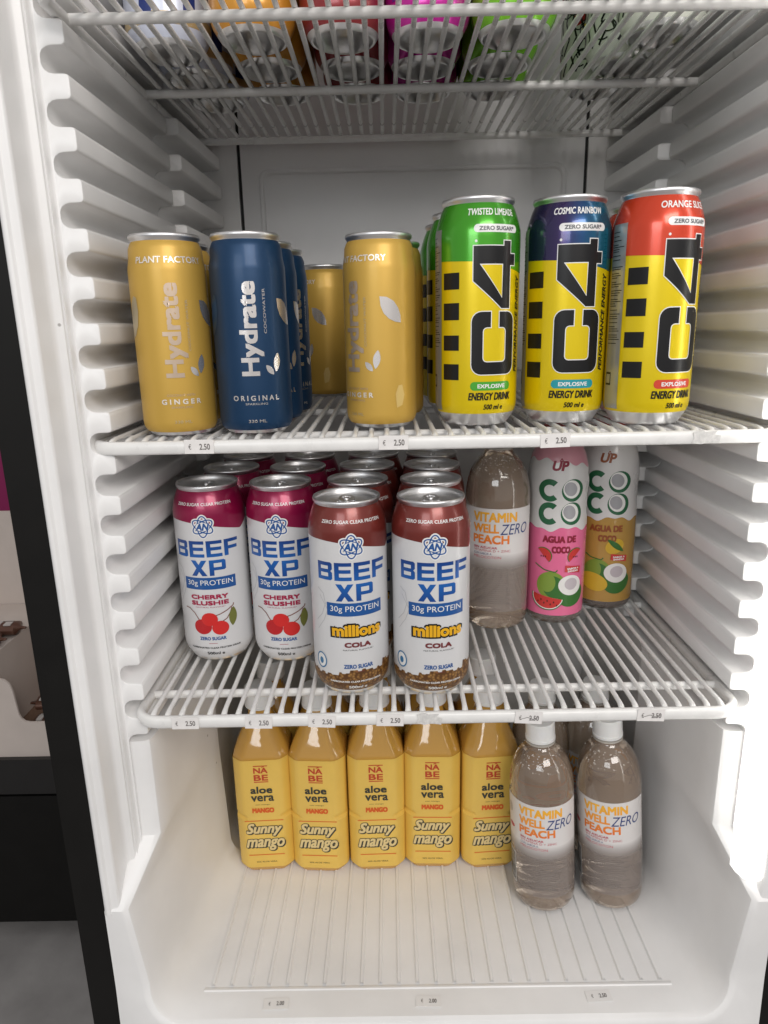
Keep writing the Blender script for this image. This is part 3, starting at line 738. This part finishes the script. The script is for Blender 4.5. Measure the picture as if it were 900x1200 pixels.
def a_doodle(p, w, r):
    rnd = random.Random(11); RD = mat('doodle_red', (.36,.015,.02), .4); YL = mat('doodle_yellow', (.62,.48,.05), .4)
    for i in range(60):
        u = rnd.uniform(-.10,.10); v = rnd.uniform(.016,.09); k = rnd.choice((0,0,1,2))
        if k == 0: p.ring(u, v, rnd.uniform(.004,.009), rnd.uniform(.004,.012), .0012, INK, 3, rot=rnd.uniform(0,3), a1=rnd.choice((200,280,360)))
        elif k == 1: p.ell(u, v, rnd.uniform(.003,.006), rnd.uniform(.004,.009), RD, 2, rot=rnd.uniform(0,3)); p.ring(u, v, .006, .009, .0010, INK, 3)
        else: p.ell(u, v, rnd.uniform(.003,.006), rnd.uniform(.004,.008), YL, 2); p.ring(u, v, .006, .008, .0010, INK, 3)
    L = 2*PI*.0331
    for i in range(24):
        u = -L/2+L*i/24; p.line([(u,.012),(u+.006,.020),(u+.002,.030),(u+.009,.040),(u+.004,.055),(u+.010,.075)], .0020, INK, 3)
    for i in range(8): u = -L/2+L*i/8; p.rect(u, .07, u+.006, .12, RD, 2)
top = [('white', mat('pale_blue_white',(.62,.66,.78),.3,metal=.15,coat=.4), a_white, [(-.1690,.640),(-.1650,.7065),(-.161,.773)], 'white and blue can on the topmost shelf'),
       ('orange', mat('amber_orange',(.62,.28,.03),.28,metal=.25,coat=.4), a_orange, [(-.0975,.619),(-.0960,.6855),(-.094,.752)], 'orange can on the topmost shelf'),
       ('red', mat('dusky_red',(.26,.025,.03),.3,metal=.3,coat=.4), a_red, [(-.0285,.621),(-.0240,.6875),(-.0215,.754)], 'dark red can on the topmost shelf'),
       ('purple', mat('magenta',(.52,.012,.30),.25,metal=.35,coat=.5), a_purple, [(.0375,.623),(.0375,.6895),(.041,.756)], 'magenta can on the topmost shelf'),
       ('lime', mat('lime',(.20,.55,.02),.25,metal=.3,coat=.5), a_lime, [(.1045,.621),(.1035,.6875),(.107,.754)], 'lime green can on the topmost shelf'),
       ('doodle', mat('doodle_white',(.66,.68,.60),.35,metal=.1,coat=.3), a_doodle, [(.2200,.625),(.2130,.6915),(.207,.758)], 'white can with black doodles on the topmost shelf')]
ordn = ('front of its row', 'second in its row', 'last in its row')
for nm, bm_, fn, spots, lab in top:
    pk = can('upper_can', **TALL, body_mat=bm_, artwork=plain_art(fn), low_base=True)
    put(pk, [(x, y, zT, .1*i, lab+', '+ordn[i]) for i, (x, y) in enumerate(spots)], 'cans on the topmost shelf', 'can')

# ------------------------------------------------------------------ bottles
def knurled_cap(r, z0, z1, n=60):
    mb = MB(); rows = []
    for z, k, kn in ((z0,.985,0),(z0+.0008,1.0,0),(z0+.0030,1.0,0),(z0+.0033,.975,1),(z0+.0045,.975,1),(z1-.003,.965,1),(z1-.0012,.955,0),(z1-.0002,.90,0),(z1,.80,0),(z1,.0005,0)):
        rows.append([(r*k*(1-.018*(kn and i%2))*math.sin(2*PI*i/n), -r*k*(1-.018*(kn and i%2))*math.cos(2*PI*i/n), z) for i in range(n)])
    mb.grid(rows, True); return mb
# peach drink bottle
VIT = [(1e-5,.0060),(.012,.0048),(.021,.0012),(.0250,0),(.0285,.0012),(.0312,.0050),(.0325,.0105),(.0328,.018),(.0322,.024),(.0327,.030),(.0330,.045),(.0330,.130),(.0329,.1370),(.0323,.1460),(.0308,.1550),(.0283,.1635),(.0247,.1710),(.0203,.1770),(.0165,.1808),(.0144,.1835),(.0138,.1850),(.0138,.1880)]
PEACH = pet('peach_drink', (.98,.87,.73), (.74,.54,.40), .24, rough=.02, ior=1.33)
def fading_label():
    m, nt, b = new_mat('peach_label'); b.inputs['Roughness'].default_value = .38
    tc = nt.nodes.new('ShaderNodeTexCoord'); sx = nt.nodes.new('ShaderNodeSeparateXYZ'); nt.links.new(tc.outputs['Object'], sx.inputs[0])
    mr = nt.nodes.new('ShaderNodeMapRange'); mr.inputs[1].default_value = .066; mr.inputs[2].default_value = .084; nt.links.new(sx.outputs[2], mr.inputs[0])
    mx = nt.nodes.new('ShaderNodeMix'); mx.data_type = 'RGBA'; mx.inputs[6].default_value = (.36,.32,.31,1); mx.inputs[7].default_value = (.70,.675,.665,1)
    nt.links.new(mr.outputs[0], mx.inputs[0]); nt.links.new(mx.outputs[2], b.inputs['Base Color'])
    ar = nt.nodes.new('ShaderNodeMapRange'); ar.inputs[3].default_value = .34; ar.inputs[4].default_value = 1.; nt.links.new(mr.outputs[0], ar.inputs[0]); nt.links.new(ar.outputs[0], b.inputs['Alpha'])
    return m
def vit_bottle():
    r = thing('drink_bottle', (0,0,0))
    mb = MB(); mb.lathe(VIT, 56); b = part('bottle', mb, PEACH, r, angle=60)
    mb = MB(); mb.lathe([(.0138,.1860),(.0152,.1862),(.0152,.1880),(.0138,.1884)], 40); part('neck_ring', mb, mat('neck_ring_pet',(.45,.42,.38),.2), b)
    c = part('cap', knurled_cap(.0152,.1890,.2090), CAP, r, angle=30)
    # bubbles clinging under the shoulder
    rnd = random.Random(4); mb = MB()
    w = cyl_wrap([q for q in VIT if q[1] > .01 or q[0] > .03], .033)
    for i in range(70):
        a = rnd.gauss(0,.75); z = rnd.uniform(.1640,.1800); x, y, zz = w(a*.033, z, .0001); q = rnd.uniform(.0004,.0010)
        mb.add([(x+q*dx, y+q*dy, zz+q*dz) for dx, dy, dz in ((1,0,0),(-1,0,0),(0,1,0),(0,-1,0),(0,0,1),(0,0,-1))], [(0,2,4),(2,1,4),(1,3,4),(3,0,4),(2,0,5),(1,2,5),(3,1,5),(0,3,5)])
    bu = part('bubbles', mb, mat('bubble_sheen',(.75,.70,.65),.1), b, angle=180); bu['kind'] = 'stuff'
    w = cyl_wrap([(.0330,.02),(.0330,.14)], .033); p = Print()
    LW = mat('label_white',(.66,.645,.635),.38,coat=.2)
    L = 2*PI*.033
    part('label', band(w, lambda u: .0215, lambda u: .1305, -.0475, .0475, 60, 12), fading_label(), r, angle=60)
    PO = ramp_mat('peach_lettering', [(0,'#e2702a'),(.45,'#ee9a2c'),(1,'#f2ba34')], axis=2, z0=.094, z1=.130, rough=.4, metal=0, coat=.2)
    NV = mat('navy_ink',(.035,.06,.20),.4); PK = mat('rose_small_ink',(.50,.07,.10),.45)
    p.text('VITAMIN', (-.0215,.1168,.0245,.1268), PO, bold=.022); p.text('WELL', (-.0215,.1055,.0060,.1148), PO, bold=.022); p.text('PEACH', (-.0215,.0942,.0165,.1035), PO, bold=.022)
    p.text('ZERO', (.0070,.1040,.0385,.1150), NV, bold=.0, shear=.25, lay=4)
    p.text('SIN AZUCAR', (-.0205,.0890,.0045,.0914), PK, bold=.02); p.text('VITAMINA D + ZINC', (-.0205,.0858,.0180,.0882), PK); p.text('CON SABOR A', (-.0205,.0826,-.0010,.0848), NV); p.text('MELOCOTON', (-.0205,.0788,.0085,.0815), PK)
    p.rect(-.0470,.0225,-.0442,.1295, mat('label_yellow_edge',(.72,.50,.03),.4), 2, 'label_edge')
    rnd = random.Random(8); v = .068
    GI = mat('grey_small_ink',(.20,.18,.17),.5)
    while v > .030: p.rect(-.020, v, -.020+rnd.uniform(.035,.048), v+.0004, GI, 3, 'small_print'); v -= .0022
    p.rect(-.0435,.026,-.0290,.064, mat('barcode_white',(.60,.60,.60),.4), 2, 'barcode')
    v = .0275
    while v < .062: t = rnd.choice((.0004,.0007,.0011)); p.rect(-.0425, v, -.0300, v+t, INK, 3, 'barcode'); v += t+rnd.choice((.0005,.0009))
    p.ell(-.0365,.1150,.0040,.0060, mat('label_grey',(.42,.41,.40),.4), 2, 'printed_shape'); p.ell(-.0345,.095,.005,.0025, PK, 2, 'printed_shape')
    p.build(w, r); return r
pv = vit_bottle()
put(pv, [(.1125,.6975,zB,-.12,'white-labelled peach drink bottle beside the pink coconut bottle'),
         (.1610,.6285,zF+.0012,-.06,'capped peach drink bottle on the fridge floor beside the mango bottles'),
         (.2340,.6295,zF+.0016,-.10,'capped peach drink bottle on the fridge floor, farthest from the mango bottles'),
         (.1690,.7080,zF,.1,'peach drink bottle behind the one beside the mango bottles'),
         (.2300,.7110,zF,-.2,'peach drink bottle behind the one farthest from the mango bottles')], 'peach drink bottles', 'bottle')
for o in COL.objects:
    if o.get('label', '').startswith('capped peach'): o.rotation_euler[1] = math.radians(-3.2 if 'beside' in o['label'] else -4.4)

# mango aloe bottles
def octo(hw, c, z): return [(-hw+c,-hw,z),(hw-c,-hw,z),(hw,-hw+c,z),(hw,hw-c,z),(hw-c,hw,z),(-hw+c,hw,z),(-hw,hw-c,z),(-hw,-hw+c,z)]
def octo_round(hw, c, z, n=3):
    """octagon with softened corners"""
    P = octo(hw, c, z); out = []
    for i in range(8):
        a, b, d = Vector(P[i-1]), Vector(P[i]), Vector(P[(i+1) % 8]); r = min(.0035, c*.35)
        p0 = b+(a-b).normalized()*r; p1 = b+(d-b).normalized()*r
        out += [tuple(p0), tuple((p0+p1)/4+b/2), tuple(p1)]
    return out
def circ24(r, z): return [(r*math.sin(a), -r*math.cos(a), z) for a in [math.atan2(x, -y) for x, y, _ in octo_round(.03,.011,0)]]
MJ = pet('mango_drink', (.99,.72,.24), (.93,.50,.085), .60, rough=.02, ior=1.35)
LY = mat('mango_label', (.77,.51,.10), .42, coat=.15, noise=.04, nscale=40)
def mango_bottle():
    r = thing('drink_bottle', (0,0,0)); H = .0312; c = .0105
    secs = [octo_round(.024,.009,0.0), octo_round(.0285,.010,.0012), octo_round(.0306,.0105,.0050), octo_round(H,c,.010), octo_round(H,c,.070), octo_round(H,c+.0035,.0725), octo_round(H,c+.0035,.0745), octo_round(H,c,.077), octo_round(H,c,.146)]
    for t in (.25,.5,.75,1.):
        z = .146+.030*t; hw = H-(H-.0205)*t**1.35; oc = octo_round(hw, c+(.008)*t*0+.006*t, z); ci = circ24(hw*1.03, z)
        secs.append([tuple(Vector(a)*(1-t)+Vector(b)*t) for a, b in zip(oc, ci)])
    for rr, z in ((.0180,.1815),(.0155,.1865),(.0142,.1905),(.0140,.1960)): secs.append(circ24(rr, z))
    mb = MB(); mb.loft(secs); b = part('bottle', mb, MJ, r, angle=28)
    part('cap', knurled_cap(.0168,.1975,.2200), CAP, r, angle=30)
    mb = MB(); o = .0004
    mb.grid([octo_round(H+o,c,z) for z in (.0075,.0695)]+[octo_round(H+o,c+.0035,.0722), octo_round(H+o,c+.0035,.0748)]+[octo_round(H+o,c,z) for z in (.0775,.146)], True)
    part('label_sleeve', mb, LY, r, angle=28)
    p = Print(); RD = mat('nabe_red',(.50,.055,.018),.4); OR = mat('mango_orange_ink',(.66,.11,.012),.4); DK = mat('aloe_dark',(.030,.032,.025),.4); CR = mat('cream_ink',(.72,.56,.26),.4)
    u = .0078
    p.rect(-u,.1385,u,.1396,RD); p.rect(-u,.1185,u,.1196,RD)
    p.text('NA', (-u,.1300,u,.1370), RD, bold=.02); p.text('BE', (-u,.1208,u,.1282), RD, bold=.02); p.line([(.0010,.1372),(.0040,.1384)],.0008,RD)
    p.text('aloe', (-.0125,.1045,.0115,.1135), DK, bold=.02); p.text('vera', (-.0125,.0945,.0128,.1018), DK, bold=.02)
    p.text('con mango', (-.008,.0892,.008,.0905), DK); p.text('MANGO', (-.0122,.0795,.0122,.0860), OR, bold=.035)
    p.rect(-.0222,.0712-.0004+.0062,.0205,.0712+.0070,OR) if False else None
    p.rect(-.0215,.0688,.0215,.0698,OR)
    ring8 = [(.0006*math.cos(q*PI/4), .0006*math.sin(q*PI/4)) for q in range(8)] + [(.0013,-.0010),(.0009,-.0013)]
    for wd, (u0, v0, u1, v1) in (('Sunny', (-.0205,.0490,.0195,.0660)), ('mango', (-.0215,.0300,.0215,.0455))):
        for q, (dx, dz) in enumerate(ring8): p.text(wd, (u0+dx, v0+dz, u1+dx, v1+dz), DK, bold=.022, shear=.3, lay=1.5+q*.15, name='letter_outline')
        p.text(wd, (u0, v0, u1, v1), CR, bold=.015, shear=.3, lay=4)
    p.rect(-.0195,.0238,.0205,.0248,OR); p.text('30% ALOE VERA', (-.0115,.0140,.0115,.0158), DK)
    p.build(flat_wrap(-H-.0004), r, step=0)
    for sx in (-1, 1):                         # side faces carry small print
        q = Print(); rnd = random.Random(2); v = .062
        while v > .020: q.rect(-.012, v, -.012+rnd.uniform(.012,.024), v+.0006, DK, 2, 'small_print'); v -= .0022
        q.build(lambda a, b_, off, sx=sx: (sx*(H+.00046+off), a*sx, b_), r, step=0)
    return r
pm = mango_bottle()
spots = []
words = ('leftmost', 'second', 'third', 'fourth', 'last')
xm = (-.1475, -.0838, -.0203, .0432, .1066)
for i, x in enumerate(xm):
    spots.append((x, .6935+(.002,-.001,.0,.003,.001)[i], zF, (.05,-.06,.02,-.03,.07)[i]+math.atan2(x, .7), ('yellow mango aloe bottle, leftmost of the front row on the floor','yellow mango aloe bottle, second from the tub wall in the front row','yellow mango aloe bottle in the middle of the front row','yellow mango aloe bottle, fourth from the tub wall in the front row','yellow mango aloe bottle standing next to the peach drink bottle')[i]))
for i, x in enumerate(xm):
    spots.append((x+.002, .7610, zF, .05*(-1)**i+math.atan2(x, .767), ('mango aloe bottle behind the leftmost front one','mango aloe bottle behind the second front one','mango aloe bottle behind the middle front one','mango aloe bottle behind the fourth front one','mango aloe bottle behind the one next to the peach drink')[i]))
put(pm, spots, 'mango aloe bottles on the fridge floor', 'bottle')

# coconut water bottles with full shrink sleeves
COCO = [(1e-05, 0.004), (0.0206, 0.0015), (0.025235, 0), (0.028325, 0.0015), (0.030694, 0.006), (0.031209, 0.012), (0.031209, 0.1), (0.0309, 0.108), (0.030282, 0.116), (0.02987, 0.126), (0.030076, 0.136), (0.031003, 0.146), (0.0309, 0.152), (0.029458, 0.166), (0.026574, 0.178), (0.022145, 0.188), (0.01751, 0.1945), (0.01545, 0.198)]
def coco_bottle(main, agua, fruit):
    r = thing('coconut_bottle', (0,0,0))
    mb = MB(); mb.lathe(COCO[:6]+[(.0307,.0125)], 48); part('bottle', mb, pet('clear_pet',(.9,.85,.8),(.40,.34,.30),.3), r, angle=60)
    prof = [(.0311,.0105),(.0313,.013)]+COCO[6:]; mb = MB(); mb.lathe(prof, 48); part('sleeve', mb, main, r, angle=60)
    part('cap', knurled_cap(.0175,.1975,.2080), mat('coco_cap_red',(.42,.03,.02),.35), r, angle=30)
    w = cyl_wrap(prof, .0303); p = Print(); L = 2*PI*.0303
    WH = mat('sleeve_white',(.70,.69,.68),.28,coat=.5,noise=.05,nscale=30); DG = mat('coco_green',(.012,.115,.045),.3,coat=.3); GY = mat('coconut_flesh',(.36,.36,.38),.35,coat=.3); W2 = mat('coconut_white',(.80,.79,.77),.3,coat=.3)
    part('colour_band', band(w, lambda u: .1045+.0018*math.sin(u*160)+.0012*math.sin(u*370+1), lambda u: .1930, -L/2, L/2, 120, 26), WH, r, angle=60)
    if fruit == 'melon': part('shoulder_band', band(w, lambda u: .1690+.006*math.cos((u+.02)/.0303)+.002*math.sin(u*300), lambda u: .1935, -L/2, L/2, 90, 10, lay=2), mat('sleeve_soft_pink',(.66,.30,.36),.3,coat=.5), r, angle=60)
    p.text('UP', (-.0085,.1645,.0090,.1745), agua, bold=.05, shear=.2); p.line([(-.0010,.1738),(.0010,.1768),(.0026,.1738)],.0010,agua,3)
    for v in (.1445,.1205):
        p.ring(-.0100, v, .0085, .0088, .0058, DG, 2, 'lettering', a0=48, a1=312)
        p.ell(.0135, v, .0118, .0117, DG, 2, 'printed_coconut', rot=.5); p.ell(.0120, v+.0012, .0088, .0096, W2, 3, 'printed_coconut', rot=.5); p.ell(.0108, v+.0016, .0064, .0075, GY, 4, 'printed_coconut', rot=.5)
    p.text('AGUA DE', (-.0150,.0900,.0190,.0975), agua, bold=.03); p.text('COCO', (-.0055,.0790,.0130,.0865), agua, bold=.03)
    LG = mat('coconut_husk',(.20,.30,.04),.35,coat=.3); LG2 = mat('coconut_husk_dark',(.035,.15,.025),.35,coat=.3); RD = mat('melon_red',(.55,.035,.03),.35,coat=.3); SE = mat('melon_seed',(.03,.015,.012),.4)
    p.ell(-.0050,.0440,.0145,.0150, LG, 2, 'printed_coconut'); p.ell(-.0020,.0420,.0110,.0130, LG2, 3, 'printed_coconut', rot=.6); p.ell(-.0085,.0470,.0080,.0105, LG, 4, 'printed_coconut')
    p.ell(.0170,.0330,.0150,.0125, LG2, 5, 'printed_coconut', rot=.4); p.ell(.0150,.0440,.0128,.0110, W2, 6, 'printed_coconut', rot=-.2); p.ell(.0155,.0455,.0070,.0065, mat('coconut_water',(.52,.47,.50),.3), 7, 'printed_coconut')
    p.line([(-.022,.0660),(-.012,.0605),(-.001,.0585),(.001,.061)],.0012,LG2,3,'printed_stem')
    if fruit == 'melon':
        p.ell(-.0080,.0315,.0165,.0150, LG2, 8, 'printed_melon', rot=-.18, a0=180, a1=360); p.ell(-.0080,.0315,.0155,.0138, W2, 9, 'printed_melon', rot=-.18, a0=180, a1=360); p.ell(-.0080,.0315,.0147,.0128, RD, 10, 'printed_melon', rot=-.18, a0=180, a1=360)
        for k in range(7): p.ell(-.017+k*.0031, .0262-.0012*k*.4+(.002 if k%2 else -.001), .0007, .0012, SE, 11, 'printed_seed', n=8)
        for q, (uu, vv, ro) in enumerate(((-.0135,.0760,2.3),(.0190,.0755,-2.4))):
            p.ell(uu, vv, .0090, .0085, LG2, 3, 'printed_melon', rot=ro, a0=180, a1=360); p.ell(uu, vv, .0082, .0074, RD, 4, 'printed_melon', rot=ro, a0=180, a1=360)
            for k in (-1, 0, 1): p.ell(uu+k*.0022, vv-.001, .0006, .001, SE, 5, 'printed_seed', n=8)
    else:
        YM = mat('mango_yellow',(.62,.40,.03),.35,coat=.3)
        p.ell(-.0080,.0330,.0150,.0100, YM, 8, 'printed_mango', rot=-.3); p.ell(.0120,.0740,.0100,.0080, YM, 2, 'printed_mango', rot=.5); p.leaf(.004,.082,.022,.068,.006, LG2, 4)
    p.poly([(.0085,.0660),(.0260,.0635),(.0255,.0565),(.0080,.0590)], RD, 8, 'printed_flag'); p.text('SABOR A', (.0105,.0612,.0235,.0632), INKW, lay=9, bold=.03); p.text('SANDIA', (.0110,.0585,.0230,.0606), INKW, lay=9, bold=.03)
    p.build(w, r, vcuts=[.012,.013]+[.100+.004*q for q in range(24)]); return r
AG = mat('agua_red',(.26,.012,.035),.4)
pk = coco_bottle(mat('sleeve_pink',(.76,.155,.31),.26,coat=.6), AG, 'melon')
put(pk, [(.1765,.7090,zB,.08,'pink and white coconut water bottle with watermelon print')], 'coconut water bottles', 'bottle')
pk = coco_bottle(mat('sleeve_mango',(.46,.27,.06),.26,coat=.6), mat('agua_brown',(.28,.075,.02),.4), 'mango')
put(pk, [(.2405,.7440,zB,-.05,'ochre and white coconut water bottle against the ribbed wall')], 'coconut water bottles', 'bottle')

# ------------------------------------------------------------------ beyond the fridge on the left
bx = thing('side_cabinet', (-.95, 1.30, 0)); tag(bx, 'black counter cabinet beside the fridge carrying a cardboard display box', 'cabinet'); S2 = (-.95, 1.30, 0)
mb = MB(); mb.box(-1.5,-.40,1.10,1.6,ZO-.814,ZO-.7425); part('counter_top', mb, mat('black_counter',(.014,.013,.013),.35,noise=.2,nscale=20), bx, shift=S2)
mb = MB(); mb.box(-1.5,-.40,1.112,1.6,.0385,ZO-.8275); part('cabinet_body', mb, BLACK, bx, shift=S2)
mb = MB(); mb.box(-1.48,-.41,1.13,1.58,ZO-.828,ZO-.8135); part('shadow_gap', mb, GAP, bx, shift=S2)
mb = MB(); mb.box(-1.46,-.43,1.16,1.58,0.0,.039); part('plinth', mb, BLACK, bx, shift=S2)
CB = mat('cream_cardboard',(.66,.58,.53),.6,noise=.05,nscale=20)
db = thing('display_box', (-.72, 1.22, ZO-.7425)); tag(db, 'cream cardboard display box with a cut-out front holding snack bars', 'box'); S3 = (-.72, 1.22, ZO-.7425)
def slab(pts, y0, y1): 
    m_ = MB(); m_.loft([[(x, y0, z+ZO) for x, z in pts], [(x, y1, z+ZO) for x, z in pts]]); return m_
front = [(-.98,-.7425),(-.46,-.7425),(-.46,-.672),(-.650,-.673),(-.659,-.671),(-.665,-.665),(-.668,-.656),(-.672,-.610),(-.676,-.596),(-.685,-.588),(-.70,-.585),(-.98,-.585)]
part('front_panel', slab(front, 1.11, 1.114), CB, db, shift=S3)
part('back_panel', slab([(-.98,-.7425),(-.46,-.7425),(-.46,-.345),(-.98,-.345)], 1.36, 1.364), CB, db, shift=S3)
for x in (-.98, -.464):
    mb = MB(); mb.loft([[(x, 1.1145, ZO-.7425), (x, 1.3595, ZO-.7425), (x, 1.3595, ZO-.40), (x, 1.20, ZO-.50), (x, 1.1145, ZO-.62)], [(x+.004, 1.1145, ZO-.7425), (x+.004, 1.3595, ZO-.7425), (x+.004, 1.3595, ZO-.40), (x+.004, 1.20, ZO-.50), (x+.004, 1.1145, ZO-.62)]])
    part('side_flap', mb, CB, db, shift=S3)
mb = MB(); mb.box(-.975,-.466,1.115,1.359,ZO-.7415,ZO-.703); part('box_floor', mb, mat('brown_card',(.20,.12,.08),.7), db, shift=S3)
mb = MB(); mb.box(-.975,-.70,1.116,1.358,ZO-.7028,ZO-.545); part('inner_tray', mb, CB, db, shift=S3)
WR = mat('bar_wrapper',(.13,.06,.04),.3,metal=.3); PR = mat('bar_print',(.55,.52,.50),.4)
def bar(x, y, z, rz):
    r = thing('snack_bar', (x, y, z+ZO), rz)
    sec = lambda xx, k: [(xx, .023*k*math.cos(a), .012+.0125*k*math.sin(a)) for a in [2*PI*i/12 for i in range(12)]]
    mb = MB(); mb.loft([sec(-.07,.15), sec(-.060,.25), sec(-.055,.9), sec(.055,.9), sec(.060,.25), sec(.07,.15)]); part('wrapper', mb, WR, r, angle=60)
    mb = MB()
    for k in range(6): mb.box(-.050+k*.017,-.040+k*.017+.003*(k%2),-.012,.006-.004*(k%2),.0215,.0240)
    mb.box(-.05,.045,.010,.012,.0205,.0225)
    part('wrapper_print', mb, PR, r); return r
for x, y, z, rz, lab in ((-.600, 1.142, -.7025, .05, 'brown snack bar lying lowest in the cut-out of the display box'),
                         (-.598, 1.192, -.7025, -.04, 'brown snack bar lying behind the lowest one in the cut-out'),
                         (-.606, 1.175, -.6785, .12, 'brown snack bar stacked on the two others in the cut-out'),
                         (-.765, 1.150, -.5445, .12, 'brown snack bar on the raised tray of the display box, nearest its front'),
                         (-.755, 1.205, -.5445, .05, 'brown snack bar on the raised tray of the display box, nearest its back')):
    tag(bar(x, y, z, rz), lab, 'snack bar', 'snack bars in the display box')
mp = MB(); mp.box(-1.4,-.45,1.62,1.64,ZO-.60,ZO+.25)
wl = part('shop_display_panel', mp, mat('magenta_panel',(.28,.008,.10),.5)); tag(wl, 'magenta panel standing behind the cardboard display box', 'panel')
